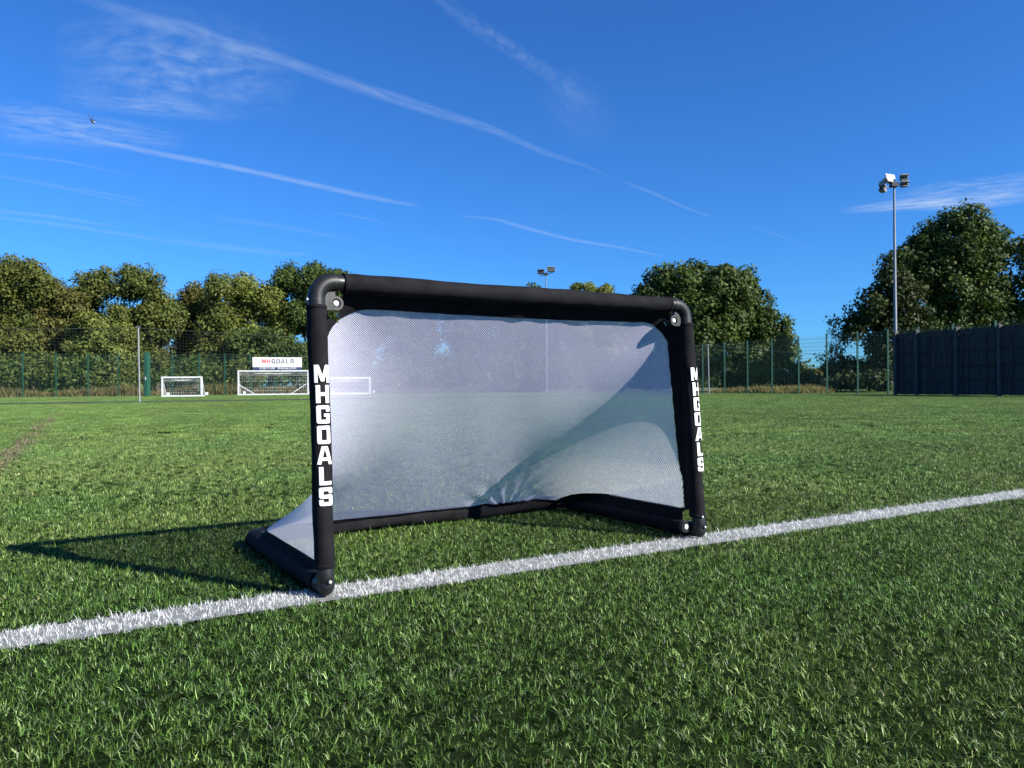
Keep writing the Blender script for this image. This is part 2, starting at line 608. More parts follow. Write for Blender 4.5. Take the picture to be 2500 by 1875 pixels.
    a = me.attributes.new('turn', 'FLOAT', 'POINT'); a.data.foreach_set('value', (rng.random(n) * 6.283).astype(np.float32))
    a = me.attributes.new('size', 'FLOAT', 'POINT'); a.data.foreach_set('value', sc.astype(np.float32))
    me.update()
    o = link('turf_grass', me, M_blades)
    g = bpy.data.node_groups.new('grow_turf', 'GeometryNodeTree')
    g.interface.new_socket('Geometry', in_out='INPUT', socket_type='NodeSocketGeometry')
    g.interface.new_socket('Geometry', in_out='OUTPUT', socket_type='NodeSocketGeometry')
    N = g.nodes.new
    gi, g_o = N('NodeGroupInput'), N('NodeGroupOutput')
    ci = N('GeometryNodeCollectionInfo')
    ci.inputs['Collection'].default_value = src
    ci.inputs['Separate Children'].default_value = True
    ci.inputs['Reset Children'].default_value = True
    iop = N('GeometryNodeInstanceOnPoints')
    iop.inputs['Pick Instance'].default_value = True

    def named(nm, dt):
        q = N('GeometryNodeInputNamedAttribute')
        q.data_type = dt
        q.inputs['Name'].default_value = nm
        return q.outputs['Attribute']
    cmb = N('ShaderNodeCombineXYZ')
    g.links.new(named('turn', 'FLOAT'), cmb.inputs[2])
    g.links.new(gi.outputs[0], iop.inputs['Points'])
    g.links.new(ci.outputs[0], iop.inputs['Instance'])
    g.links.new(named('pick', 'INT'), iop.inputs['Instance Index'])
    e2r = N('FunctionNodeEulerToRotation')
    g.links.new(cmb.outputs[0], e2r.inputs[0])
    g.links.new(e2r.outputs[0], iop.inputs['Rotation'])
    g.links.new(named('size', 'FLOAT'), iop.inputs['Scale'])
    g.links.new(iop.outputs[0], g_o.inputs[0])
    md = o.modifiers.new('grow_turf', 'NODES')
    md.node_group = g
    return tag(o, 'short artificial grass blades covering the whole pitch', 'grass', kind='stuff')


turf_blades()


# ------------------------------------------------------------------ letters
def glyphs():
    s, c, W, H = 0.25, 0.07, 0.80, 1.0
    ring_o = [
        [(0, c), (c, 0), (s, 0), (s, 0.2), (s, 0.8), (s, 1), (c, 1), (0, 1 - c)],
        [(W - s, 0), (W - c, 0), (W, c), (W, 1 - c), (W - c, 1), (W - s, 1), (W - s, 0.8), (W - s, 0.2)],
        [(s, 0), (W - s, 0), (W - s, 0.2), (s, 0.2)], [(s, 0.8), (W - s, 0.8), (W - s, 1), (s, 1)]]
    return {
        'M': (0.92, [[(0, 0), (0.2, 0), (0.2, 1), (0, 1)], [(0.72, 0), (0.92, 0), (0.92, 1), (0.72, 1)],
                     [(0.2, 0.60), (0.37, 0.08), (0.46, 0.08), (0.46, 0.42), (0.27, 1), (0.2, 1)],
                     [(0.46, 0.08), (0.55, 0.08), (0.72, 0.60), (0.72, 1), (0.65, 1), (0.46, 0.42)]]),
        'H': (0.80, [[(0, 0), (s, 0), (s, 1), (0, 1)], [(W - s, 0), (W, 0), (W, 1), (W - s, 1)],
                     [(s, 0.40), (W - s, 0.40), (W - s, 0.60), (s, 0.60)]]),
        'G': (0.80, [ring_o[0], ring_o[2], [(s, 0.8), (W - s, 0.8), (W - s, 1), (s, 1)],
                     [(W - s, 0.66), (W, 0.66), (W, 1 - c), (W - c, 1), (W - s, 1), (W - s, 0.8)],
                     [(W - s, 0), (W - c, 0), (W, c), (W, 0.54), (W - s, 0.54), (W - s, 0.2)],
                     [(0.42, 0.38), (W - s, 0.38), (W - s, 0.54), (0.42, 0.54)]]),
        'O': (0.80, ring_o),
        'A': (0.92, [[(0, 0), (0.24, 0), (0.29, 0.2), (0.335, 0.38), (0.46, 0.88), (0.46, 1), (0.29, 1)],
                     [(0.92, 0), (0.63, 1), (0.46, 1), (0.46, 0.88), (0.585, 0.38), (0.63, 0.2), (0.68, 0)],
                     [(0.29, 0.2), (0.63, 0.2), (0.585, 0.38), (0.335, 0.38)]]),
        'L': (0.72, [[(0, 0), (s, 0), (s, 0.2), (s, 1), (0, 1)], [(s, 0), (0.72, 0), (0.72, 0.2), (s, 0.2)]]),
        'S': (0.80, [[(0, c), (c, 0), (W - c, 0), (W, c), (W, 0.2), (0, 0.2)], [(W - s, 0.2), (W, 0.2), (W, 0.60 - c), (W - c, 0.60), (W - s, 0.60), (W - s, 0.4)],
                     [(s, 0.4), (W - s, 0.4), (W - s, 0.60), (s, 0.60)],
                     [(0, 0.4 + c), (c, 0.4), (s, 0.4), (s, 0.60), (s, 0.8), (0, 0.8)],
                     [(0, 0.8), (W, 0.8), (W, 1 - c), (W - c, 1), (c, 1), (0, 1 - c)],
                     [(0, 0.2), (s, 0.2), (s, 0.33), (0, 0.33)], [(W - s, 0.67), (W, 0.67), (W, 0.8), (W - s, 0.8)]]),
    }


GL = glyphs()


def letter_bm(ch, height, fn, step=None):
    w, polys = GL[ch]
    bm = bmesh.new()
    for p in polys:
        vs = [bm.verts.new(((x - w / 2) * height, y * height, 0)) for x, y in p]
        bm.faces.new(vs)
    if step:
        x = -w / 2 * height + step
        while x < w / 2 * height:
            g = bm.verts[:] + bm.edges[:] + bm.faces[:]
            bmesh.ops.bisect_plane(bm, geom=g, plane_co=(x, 0, 0), plane_no=(1, 0, 0))
            x += step
    for v in bm.verts:
        v.co = fn(v.co.x, v.co.y)
    bmesh.ops.recalc_face_normals(bm, faces=bm.faces[:])
    me = bpy.data.meshes.new('printed_letter')
    bm.to_mesh(me)
    bm.free()
    return me


# ------------------------------------------------------------------ the small black goal
GW, GH, GD, LEAN = 1.484, 0.914, 0.90, 0.08
GZ = 0.034                     # height of the ground tubes' centre line
TR_, SR_ = 0.0255, 0.0290      # tube and sleeve radius
g_org = Vector((-0.535, 2.195, 0))
g_rot = math.atan2(0.787, 1.258)
goal = empty('small_goal', g_org, g_rot,
             'small black folding football goal with white net standing on the white line', 'football goal')


def fp(u, z):
    return Vector((u, LEAN * z, z))


def arc(c, a, b, n=9):
    """quarter turn from c+a to c+b about the corner point c (tube elbow)"""
    o = c + a + b
    out = []
    for i in range(n):
        th = math.pi / 2 * i / (n - 1)
        out.append(o - b * math.cos(th) - a * math.sin(th))
    return out


def collar(p, d, r, h, parent, m=None):
    mb = MB()
    p = Vector(p); d = Vector(d).normalized()
    mb.tube([p - d * h / 2, p - d * h / 2 * 0.9, p + d * h / 2 * 0.9, p + d * h / 2], [r * 0.985, r, r, r * 0.985], 24)
    o = mb.build('collar', m or M_pipe, parent)
    smooth_by_angle(o, 30)
    return o


def bolt(p, n, r, parent, depth=0.006, name='bolt', m=None):
    p = Vector(p); n = Vector(n).normalized()
    mb = MB()
    mb.tube([p - n * depth, p + n * depth * 0.5, p + n * depth * 0.85, p + n * depth], [r, r, r * 0.8, r * 0.4], 14)
    o = mb.build(name, m or M_bolt, parent)
    smooth_by_angle(o, 35)
    return o


BR = 0.052
ups, rt = fp(0, 1).normalized(), Vector((1, 0, 0))
TL, TRc = fp(0, GH), fp(GW, GH)
BL, BRc = fp(0, GZ), fp(GW, GZ)
CL, CR = Vector((0, GD, GZ)), Vector((GW, GD, GZ))
bk = Vector((0, 1, 0))


def tube_part(name, path, r, m, parent, seg=24):
    mb = MB()
    mb.tube(path, r, seg)
    o = mb.build(name, m, parent)
    smooth_by_angle(o, 40)
    return o


for (u0, s, c) in ((0, 1, TL), (GW, -1, TRc)):
    tube_part('post', [fp(u0, 0.07), fp(u0, 0.86)], TR_ * 0.965, M_pipe2, goal)
    eb = tube_part('elbow', [c - ups * 0.092] + arc(c, -ups * BR, rt * s * BR) + [c + rt * s * 0.066], TR_, M_pipe, goal)
    collar(c - ups * 0.055, ups, TR_ * 1.02, 0.002, eb, M_dark)
    collar(c + rt * s * 0.055, rt, TR_ * 1.02, 0.002, eb, M_dark)
    # pivot lug in the inner angle of the elbow
    lc = c + rt * s * 0.060 - ups * 0.062
    nrm = Vector((0, -1, 0.05)).normalized()
    lug = MB()
    ring = []
    for i in range(18):
        th = 2 * math.pi * i / 18
        ring.append(lc + (rt * math.cos(th) + ups * math.sin(th)) * 0.0215)
    k = [q.copy() for q in ring]
    k[6 if s > 0 else 3] = lc + (-rt * s * 0.040 + ups * 0.006)
    front = [q + nrm * 0.004 for q in ring]
    back = [q - nrm * 0.012 for q in ring]
    n_ = 18
    inner_f = [lc + (rt * math.cos(2 * math.pi * i / 18) + ups * math.sin(2 * math.pi * i / 18)) * 0.0135 + nrm * 0.004 for i in range(18)]
    inner_b = [lc + (rt * math.cos(2 * math.pi * i / 18) + ups * math.sin(2 * math.pi * i / 18)) * 0.0125 - nrm * 0.007 for i in range(18)]
    for i in range(18):
        j = (i + 1) % 18
        lug.poly([front[i], front[j], inner_f[j], inner_f[i]])
        lug.poly([inner_f[i], inner_f[j], inner_b[j], inner_b[i]])
        lug.poly([back[i], back[j], front[j], front[i]])
    lug.poly(inner_b)
    lug.poly(list(reversed(back)))
    web = [lc + (-rt * s * 0.036 - ups * 0.019), lc + (rt * s * 0.004 - ups * 0.0207), lc + rt * s * 0.0 + ups * 0.0205, lc + (-rt * s * 0.022 + ups * 0.03)]
    wf = [q + nrm * 0.0025 for q in web]; wb = [q - nrm * 0.0125 for q in web]
    # the web reaches from the ring to the elbow, kept clear of the socket
    web2 = [lc + (-rt * s * 0.037 - ups * 0.0212), lc + (-rt * s * 0.004 - ups * 0.0212), lc + (-rt * s * 0.0155 - ups * 0.0145), lc + (-rt * s * 0.0212 + ups * 0.001),
            lc + (-rt * s * 0.0145 + ups * 0.0155), lc + (-rt * s * 0.002 + ups * 0.0214), lc + (-rt * s * 0.004 + ups * 0.036), lc + (-rt * s * 0.03 + ups * 0.03), lc + (-rt * s * 0.037 + ups * 0.004)]
    lug.poly([q + nrm * 0.0028 for q in web2])
    lug.poly([q - nrm * 0.0115 for q in reversed(web2)])
    for i in range(len(web2)):
        a_, b_ = web2[i], web2[(i + 1) % len(web2)]
        lug.poly([a_ - nrm * 0.0115, b_ - nrm * 0.0115, b_ + nrm * 0.0028, a_ + nrm * 0.0028])
    lo = lug.build('pivot_lug', M_pipe, goal)
    bolt(lc - nrm * 0.003, nrm, 0.0092, lo, 0.005)
    # foot elbow, rounded, from the post to the side bar
    foot = fp(u0, GZ)
    o_ = tube_part('foot_elbow', [fp(u0, 0.085)] + [foot + Vector((0, q[0], q[1])) for q in
                   [(0.000, 0.030), (0.001, 0.018), (0.005, 0.009), (0.013, 0.003), (0.026, 0.0), (0.075, 0.0)]], TR_ * 1.0, M_pipe, goal)
    mb = MB(); mb.ball(foot + Vector((0, 0.0, 0.004)), TR_ * 0.99, TR_ * 0.99, TR_ * 1.15, 20, 14)
    smooth_by_angle(mb.build('foot_cap', M_pipe, goal), 60)
    collar(fp(u0, 0.066), ups, TR_ * 1.03, 0.003, o_, M_pipe2)
    bolt(foot + Vector((0.004, -TR_ - 0.001, 0.018)), (0.15, -1, 0), 0.0048, o_, 0.004)
    collar(foot + Vector((0.0035, -TR_ - 0.0005, 0.018)), (0.15, -1, 0), 0.0085, 0.003, o_, M_pipe2)
bolt(fp(GW, 0.092) + Vector((-0.006, -SR_, 0)), (-0.2, -1, 0), 0.0042, goal, 0.003)
bolt(fp(0, GH - 0.055) + Vector((-TR_, 0, 0)), (-1, 0, 0), 0.006, goal, 0.004)
# lug beside the right foot
mb = MB()
lc = Vector((GW - 0.052, 0.03, 0.052))
mb.tube([lc + Vector((0, 0.010, 0)), lc + Vector((0, -0.010, 0))], 0.022, 18)
mb.box(GW - 0.055, 0.022, 0.03, GW - 0.02, 0.038, 0.07)
lo = mb.build('pivot_lug', M_pipe, goal)
bolt(lc + Vector((0, -0.0105, 0)), (0, -1, 0), 0.0095, lo, 0.003)

tube_part('crossbar', [TL + rt * 0.06, TRc - rt * 0.06], TR_ * 0.965, M_pipe2, goal)
tube_part('side_bar', [BL + bk * 0.05, CL - bk * 0.04], TR_ * 0.965, M_pipe2, goal)
tube_part('side_bar', [BRc + bk * 0.05, CR - bk * 0.04], TR_ * 0.965, M_pipe2, goal)
tube_part('back_bar', [CL + rt * 0.04, CR - rt * 0.04], TR_ * 0.965, M_pipe2, goal)
for c, s in ((CL, 1), (CR, -1)):
    e = tube_part('elbow', [c - bk * 0.09] + arc(c, -bk * BR, rt * s * BR) + [c + rt * s * 0.08], TR_, M_pipe, goal)
    collar(c - bk * 0.055, bk, TR_ * 1.02, 0.002, e, M_dark)


def sleeve(a, b, axis_n, hang, seed, wr=0.0016, n=46, belly=0.0):
    """loose cloth sleeve round a tube; hang = direction in which the seam is pulled"""
    a, b = Vector(a), Vector(b)
    L = (b - a).length
    d = (b - a).normalized()
    h = Vector(hang) - d * Vector(hang).dot(d)
    h.normalize()
    s = d.cross(h)
    rs = random.Random(seed)
    ph = [rs.uniform(0, 6.28) for _ in range(8)]
    mb = MB()
    seg = 36
    ring_i = []
    for i in range(n + 1):
        t = i / n
        p = a + d * (L * t)
        k0 = len(mb.v)
        endf = min(1.0, min(t, 1 - t) * L / 0.035)
        for j in range(seg):
            th = 2 * math.pi * j / seg
            r = SR_ - 0.0012 * (1 - endf)
            x = L * t
            r += wr * endf * (math.sin(x * 23 + ph[0] + 1.9 * math.sin(th + ph[1]) + 2 * math.sin(x * 7)) * 0.30 + math.sin(x * 47 + 2 * th + ph[2]) * 0.10
                         + math.sin(x * 9 - th + ph[3]) * 0.45 + math.sin(3 * th + x * 9 + ph[4]) * 0.25)
            # drawn out towards the seam
            r += (0.006 + belly * math.sin(math.pi * t)) * max(0, math.cos(th)) ** 5
            mb.v.append(tuple(p + (h * math.cos(th) + s * math.sin(th)) * r))
        ring_i.append(k0)
    for i in range(n):
        for j in range(seg):
            q, w = ring_i[i], ring_i[i + 1]
            mb.f.append((q + j, q + (j + 1) % seg, w + (j + 1) % seg, w + j))
    o = mb.build('sleeve', M_fabric, goal, True)
    # hem turned over at each end
    for t0, sg in ((a, 1), (b, -1)):
        hm = MB()
        hm.tube([t0 - d * sg * 0.001, t0 + d * sg * 0.001, t0 + d * sg * 0.009, t0 + d * sg * 0.0105],
                [SR_ - 0.0004, SR_ + 0.0012, SR_ + 0.0011, SR_ - 0.0004], 30, False)
        smooth_by_angle(hm.build('hem', M_fabric, o), 50)
    return o


inw = Vector((0, 1, -0.9))
sl_post = []
for u0, s, sd in ((0, 1, 1), (GW, -1, 2)):
    sl_post.append(sleeve(fp(u0, 0.088), fp(u0, 0.842), None, Vector((s * 0.35, 1, 0)), sd, 0.0030))
sleeve(TL + rt * 0.083, TRc - rt * 0.083, None, Vector((0, 0.75, -1)), 3, 0.0030, 110)
sleeve(BL + bk * 0.058, CL - bk * 0.058, None, Vector((0.9, 0, 0.7)), 4, 0.0024)
sleeve(BRc + bk * 0.062, CR - bk * 0.052, None, Vector((-0.9, 0, 0.7)), 5, 0.0024)
sleeve(CL + rt * 0.06, CR - rt * 0.052, None, Vector((0, -0.75, 1)), 6, 0.0055, 80)

LH, LP, LTOP = 0.0515, 0.0583, 0.668
for u0, sl in ((0, sl_post[0]), (GW, sl_post[1])):
    for i, ch in enumerate('MHGOALS'):
        zb = LTOP - LH - i * LP

        def wrap(x, y, u0=u0, zb=zb):
            r = SR_ + 0.0036
            ph = x / r + (0.20 if u0 > 1 else 0.0)
            c = fp(u0, zb + y)
            return Vector((c.x + r * math.sin(ph), c.y - r * math.cos(ph), c.z))
        me = letter_bm(ch, LH, wrap, 0.004)
        o = link('printed_letter', me, M_print, sl)


# cloth border and net: one stretched skin round the back of the frame.  X runs round the
# goal (0 in the middle of the back), T runs from the ground bars (0) up to the crossbar (1)
XM, NXT, NZT = 1.80, 721, 101


def skin_rows():
    tab = np.zeros((NZT, NXT, 3))
    half = np.zeros(NZT)
    xs = np.linspace(-XM, XM, NXT)
    for j in range(NZT):
        h = j / (NZT - 1)
        z = GZ + (GH - GZ) * h
        sn = math.sin(math.pi * h)
        v0 = LEAN * z
        vb = GD * (1 - h) + LEAN * GH * h - 0.032 * sn
        d = vb - v0
        g = min(1.0, h / 0.30); g = g * g * (3 - 2 * g)
        k = 0.14 + 0.86 * g                       # how much of the side is drawn into the curve
        a = 0.09 + 0.40 * max(0.0, math.sin(math.pi * h ** 0.85)) ** 0.8 if h < 1 else 0.02
        c = 0.13 * max(0.0, sn) ** 0.8            # the side is drawn inwards
        t = np.linspace(0, 1, 50)[:, None]
        P0, P1, P2 = np.array([0, v0 + d * (1 - k)]), np.array([c, vb]), np.array([a, vb])
        bz = (1 - t) ** 2 * P0 + 2 * t * (1 - t) * P1 + t * t * P2
        left = np.concatenate([[[0.0, v0]], bz]) if k < 0.999 else bz
        mid = np.stack([np.linspace(a, GW - a, 30)[1:-1], np.full(28, vb)], 1)
        right = left[::-1].copy(); right[:, 0] = GW - right[:, 0]
        line = np.concatenate([left, mid, right])
        seg = np.hypot(*(line[1:] - line[:-1]).T)
        cum = np.concatenate([[0], np.cumsum(seg)])
        cum += np.arange(len(cum)) * 1e-9
        half[j] = cum[-1] / 2
        X = np.clip(xs + half[j], 0, cum[-1])
        tab[j, :, 0] = np.interp(X, cum, line[:, 0])
        tab[j, :, 1] = np.interp(X, cum, line[:, 1])
        tab[j, :, 2] = z
        # slack creases drawn from the middle of the back bar
    return tab, half


STAB, SHALF = skin_rows()


def msample(X, T):
    x = (np.clip(X, -XM, XM) + XM) / (2 * XM) * (NXT - 1); y = np.clip(T, 0, 1) * (NZT - 1)
    xi = np.minimum(x.astype(int), NXT - 2); yi = np.minimum(y.astype(int), NZT - 2)
    fx = (x - xi)[..., None]; fy = (y - yi)[..., None]
    p = (STAB[yi, xi] * (1 - fx) + STAB[yi, xi + 1] * fx) * (1 - fy) + (STAB[yi + 1, xi] * (1 - fx) + STAB[yi + 1, xi + 1] * fx) * fy
    # gentle slackness, and a pucker where the cloth is caught at the back bar
    hh = np.clip(T, 0, 1)
    env = np.sin(np.pi * hh) * np.clip((0.72 - np.abs(X)) / 0.3, 0, 1)
    w = 0.0035 * np.sin(X * 7 + 3.5 * hh) * env + 0.0012 * np.sin(X * 19 + hh * 9) * env
    ang_ = np.arctan2(hh * 1.28 + 0.02, X - 0.42)
    rr_ = np.hypot(hh * 1.28, X - 0.42)
    w = w + 0.0045 * np.sin(ang_ * 17) * np.exp(-((rr_ - 0.12) / 0.12) ** 2)
    p = p.copy()
    p[..., 1] += w * 0.8
    p[..., 2] += w * 0.6 * (hh > 0.02)
    return p


def shalf(T):
    return np.interp(np.clip(T, 0, 1), np.linspace(0, 1, NZT), SHALF)


def border_dist(p, s, t):
    """how far inside the black border a point is; negative = border"""
    u, v, z = p[..., 0], p[..., 1], p[..., 2]
    lean = LEAN * z
    d_top = np.hypot(GH - z, v - LEAN * GH) - (0.082 + 0.012 * np.sin(np.pi * u / GW))
    d_back = np.hypot(GD - v, z - GZ) - 0.050
    rr = lambda q: q
    d_l = np.hypot(u, np.maximum(v - lean, 0)) - 0.052
    d_r = np.hypot(u - GW, np.maximum(v - lean, 0)) - 0.078
    d_gl = np.hypot(u, z - GZ) - 0.060
    d_gr = np.hypot(u - GW, z - GZ) - 0.080
    # rounded top corners
    c1 = 0.0
    for k, uc in ((0, u), (1, GW - u)):
        rad = 0.14 if k == 0 else 0.11
        q1 = np.hypot(uc, np.maximum(v - lean, 0)) - 0.070
        q2 = d_top
        inside = (q1 < rad) & (q2 < rad)
        cr = rad - np.hypot(rad - q1, rad - q2)
        if k == 0:
            d_c0 = np.where(inside, cr, 9.0)
        else:
            d_c1 = np.where(inside, cr, 9.0)
    return np.minimum.reduce([d_top, d_back, d_l, d_r, d_gl, d_gr, d_c0, d_c1])


def corner_gap(p):
    """positive inside the openings left at the corners of the cloth"""
    u, v, z = p[..., 0], p[..., 1], p[..., 2]
    uc = np.minimum(u, GW - u)
    mn = lambda *a: np.minimum.reduce(a)
    rgt = u > GW / 2
    top = mn(np.where(rgt, 0.074, 0.088) - uc, np.where(rgt, 0.072 + 0.1 * uc, 0.078 + 0.38 * uc) - (GH - z))
    low = mn(0.088 - uc, 0.095 - v, 0.110 - z)
    backc = mn(0.045 - uc, 0.045 - (GD - v))
    return np.maximum.reduce([top, low, backc])


def build_membrane():
    # black border
    XL = 1.72
    nu, nv = 700, 260
    S, T = np.meshgrid(np.linspace(-XL, XL, nu + 1), np.linspace(0, 1, nv + 1))

    def F(s, t):
        p = msample(s, t)
        return np.maximum.reduce([border_dist(p, s, t), corner_gap(p), np.abs(s) - shalf(t) - 0.002])
    D = F(S, T)
    low4 = np.minimum.reduce([D[:-1, :-1], D[1:, :-1], D[:-1, 1:], D[1:, 1:]])
    jj, ii = np.nonzero(low4 < 0)
    q = np.stack([jj * (nu + 1) + ii, jj * (nu + 1) + ii + 1, (jj + 1) * (nu + 1) + ii + 1, (jj + 1) * (nu + 1) + ii], 1)
    used, inv = np.unique(q, return_inverse=True)
    s_, t_ = S.reshape(-1)[used].copy(), T.reshape(-1)[used].copy()
    out = D.reshape(-1)[used] > 0
    du, dv = 2 * XL / nu, 1 / nv
    for _ in range(4):      # pull the ragged outer points back onto the seam line
        e = 1e-3
        f0 = F(s_, t_)
        gs = (F(s_ + e, t_) - F(s_ - e, t_)) / (2 * e)
        gt = (F(s_, np.minimum(t_ + e, 1)) - F(s_, np.maximum(t_ - e, 0))) / (2 * e)
        g2 = gs ** 2 + gt ** 2 + 1e-6
        m = out & (f0 > 0)
        s_ = np.where(m, s_ + np.clip(-f0 * gs / g2, -du, du), s_)
        t_ = np.clip(np.where(m, t_ + np.clip(-f0 * gt / g2, -dv, dv), t_), 0, 1)
    W = msample(s_, t_)
    # creases in the border cloth; it lies just inside the net
    wob = 0.0012 * np.sin(s_ * 21 + 3 * np.sin(t_ * 31)) + 0.0010 * np.sin(t_ * 60 + 4 * np.sin(s_ * 12)) + 0.0005 * np.sin(s_ * 70 + t_ * 60) - 0.0045
    top = np.clip((GH - W[:, 2]) / 0.03, 0, 1)
    W[:, 1] += wob * top
    W[:, 2] += wob * 0.4 * top
    me = np_mesh('border_cloth', W, None, inv.reshape(-1, 4))
    link('border_cloth', me, M_fabric, goal, True)
    # net of slanting strands: every diamond cell is a real hole in the sheet
    px_, ny = 0.0090, 150
    nh = int(1.70 / px_)
    a = np.arange(-nh, nh + 1); b = np.arange(ny + 1)
    A, B = np.meshgrid(a, b)
    c1 = np.stack([A.ravel(), B.ravel()], 1).astype(float)
    C = np.concatenate([c1, c1 + 0.5])
    xx, tt = C[:, 0] * px_, C[:, 1] / ny
    ok = (tt > 0) & (tt < 1) & (np.abs(xx) < shalf(tt))
    C = C[ok]
    pc = msample(C[:, 0] * px_, C[:, 1] / ny)
    ok = (border_dist(pc, None, None) > -0.004) & (corner_gap(pc) < -0.004)
    C = C[ok]
    off = np.array([[0.5, 0], [0, 0.5], [-0.5, 0], [0, -0.5]])
    rot = 0.62
    O = C[:, None] + off[None]; I = C[:, None] + off[None] * rot
    n = len(C)
    V = np.concatenate([msample(O[..., 0] * px_, O[..., 1] / ny), msample(I[..., 0] * px_, I[..., 1] / ny)], 1)
    base = np.arange(n)[:, None, None] * 8
    k = np.arange(4)
    qf = np.stack([k, (k + 1) % 4, 4 + (k + 1) % 4, 4 + k], 1)[None]
    me = np_mesh('net', V.reshape(-1, 3), None, (base + qf).reshape(-1, 4))
    link('net', me, M_net, goal)


build_membrane()


# ------------------------------------------------------------------ mesh fences
def fence_run(pts, h, label, group=None, post_w=0.07, gap=0.0):
    """pts: places of the posts; > post, wire_panel"""
    root = empty('mesh_fence', (pts[0][0], pts[0][1], 0), 0, label, 'fence', group)
    base = Vector((pts[0][0], pts[0][1], 0))
    for i, p in enumerate(pts):
        q = Vector((p[0], p[1], 0)) - base
        mb = MB()
        mb.box(q.x - post_w / 2, q.y - post_w / 2, 0, q.x + post_w / 2, q.y + post_w / 2, h + 0.06)
        mb.build('post', M_greenpost, root)
        if i + 1 < len(pts):
            e = Vector((pts[i + 1][0], pts[i + 1][1], 0)) - base
            d = (e - q).normalized()
            L = (e - q).length
            nrm = Vector((-d.y, d.x, 0))
            o = -nrm * (post_w / 2 + 0.008)
            mb = MB()
            z = 0.05
            while z < h:
                mb.bar(q + o + Vector((0, 0, z)), e + o + Vector((0, 0, z)), 0.006, 0.009)
                z += 0.2
            x = 0.05
            while x < L:
                p0 = q + d * x + o - nrm * 0.008
                mb.bar(p0 + Vector((0, 0, 0.03)), p0 + Vector((0, 0, h)), 0.006, 0.003, up=nrm)
                x += 0.1
            w = mb.build('wire_panel', M_wire, root)
            w['kind'] = 'stuff'
    return root


def spaced(a, b, n):
    return [tuple(Vector(a).lerp(Vector(b), i / n)) for i in range(n + 1)]


pl = []
for px in (-42, 20 - 42 + 58 + 20, 137, 215, 289, 357, 422, 487, 549, 611, 672, 728):
    # where the sight line of the post crosses the fence line
    d = ray(px, 950)
    tt = d.x / d.y
    # FL0 + fl_dir*k : x = tt*y
    k = (tt * FL0.y - FL0.x) / (fl_dir.x - tt * fl_dir.y)
    q = FL0 + fl_dir * k
    pl.append((q.x, q.y))
fence_run(pl, 3.1, 'tall green wire mesh fence running behind the far goals on the left')
fence_run(spaced(FL1, FCOR, 8), 3.1, 'green wire mesh fence seen through the net of the small goal')
fence_run(spaced(FCOR, FR0, 8)[:], 3.0, 'short return of green mesh fence meeting the far corner')
prs = []
for px in (1716, 1769, 1825, 1885, 1950, 2019, 2094, 2168, 2243, 2327, 2431, 2545, 2680):
    d = ray(px, 950)
    tt = d.x / d.y
    k = (tt * FR0.y - FR0.x) / (fdir.x - tt * fdir.y)
    q = FR0 + fdir * k
    prs.append((q.x, q.y))
fence_run(prs, 3.0, 'green wire mesh fence under the round tree, running on behind the timber boards')

# gate leaf standing open, seen nearly edge on
gp0 = at(355, 950, 53.0)
gate = empty('fence_gate', (gp0.x, gp0.y, 0), 0, 'solid green gate leaf standing open beside the thin white pole', 'gate')
mb = MB(); mb.box(-0.10, -0.02, 0.02, 0.12, 0.5, 3.05); mb.build('gate_leaf', M_greenpost, gate)
mb = MB(); mb.box(0.0, -0.05, 1.15, 0.05, -0.022, 1.35); mb.build('latch', M_whitepost, gate)

# timber fence panels on concrete posts
tn = Vector((-fdir.y, fdir.x)) * -1.0
if tn.x > 0: tn = -tn
tf0 = FR0 + fdir * ((ray(2187, 950).x / ray(2187, 950).y * FR0.y - FR0.x) / (fdir.x - ray(2187, 950).x / ray(2187, 950).y * fdir.y)) + tn * 0.35


def tcross(px):
    tt = ray(px, 950).x / ray(px, 950).y
    k = (tt * tf0.y - tf0.x) / (fdir.x - tt * fdir.y)
    return k


TH = 2.80
tim = empty('timber_fence', (tf0.x, tf0.y, 0), math.atan2(fdir.y, fdir.x),
            'tall weathered board fence with concrete posts on the right edge of the pitch', 'fence')
ks = [tcross(p) for p in (2189, 2241, 2338, 2443, 2560, 2690)]
side = -1 if (Matrix.Rotation(math.atan2(fdir.y, fdir.x), 2) @ Vector((0, 1))).dot(tn) < 0 else 1
for i, k in enumerate(ks):
    mb = MB()
    mb.box(k - 0.06, side * 0.14 if side < 0 else -0.06, 0, k + 0.06, 0.06 if side < 0 else 0.14, TH + 0.06)
    mb.poly([(k - 0.06, side * 0.14, TH + 0.06), (k + 0.06, side * 0.14, TH + 0.06), (k + 0.06, -side * 0.06, TH + 0.14), (k - 0.06, -side * 0.06, TH + 0.14)])
    mb.build('concrete_post', M_concrete, tim)
bmesh_cache = {}
rb = random.Random(5)
for i in range(len(ks) - 1):
    a, b = ks[i] + 0.065, ks[i + 1] - 0.065
    nb = max(4, int((b - a) / 0.125))
    bw = (b - a) / nb
    for j in range(nb):
        mb = MB()
        off = rb.choice((0.0, 0.012)) + rb.uniform(0, 0.004)
        x0 = a + j * bw + 0.003
        mb.box(x0, side * (0.02 + off), 0.03 + rb.uniform(0, 0.02), x0 + bw - 0.006, side * (0.0 + off), TH - 0.22 + rb.uniform(-0.01, 0.01))
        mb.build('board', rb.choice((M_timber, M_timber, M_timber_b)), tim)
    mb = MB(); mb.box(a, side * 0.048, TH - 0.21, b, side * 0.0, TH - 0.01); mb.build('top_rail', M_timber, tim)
    for z in (0.62, 1.24, 1.86):
        mb = MB(); mb.box(a, side * 0.062, z, b, side * 0.0385, z + 0.07); mb.build('rail', M_timber_b, tim)


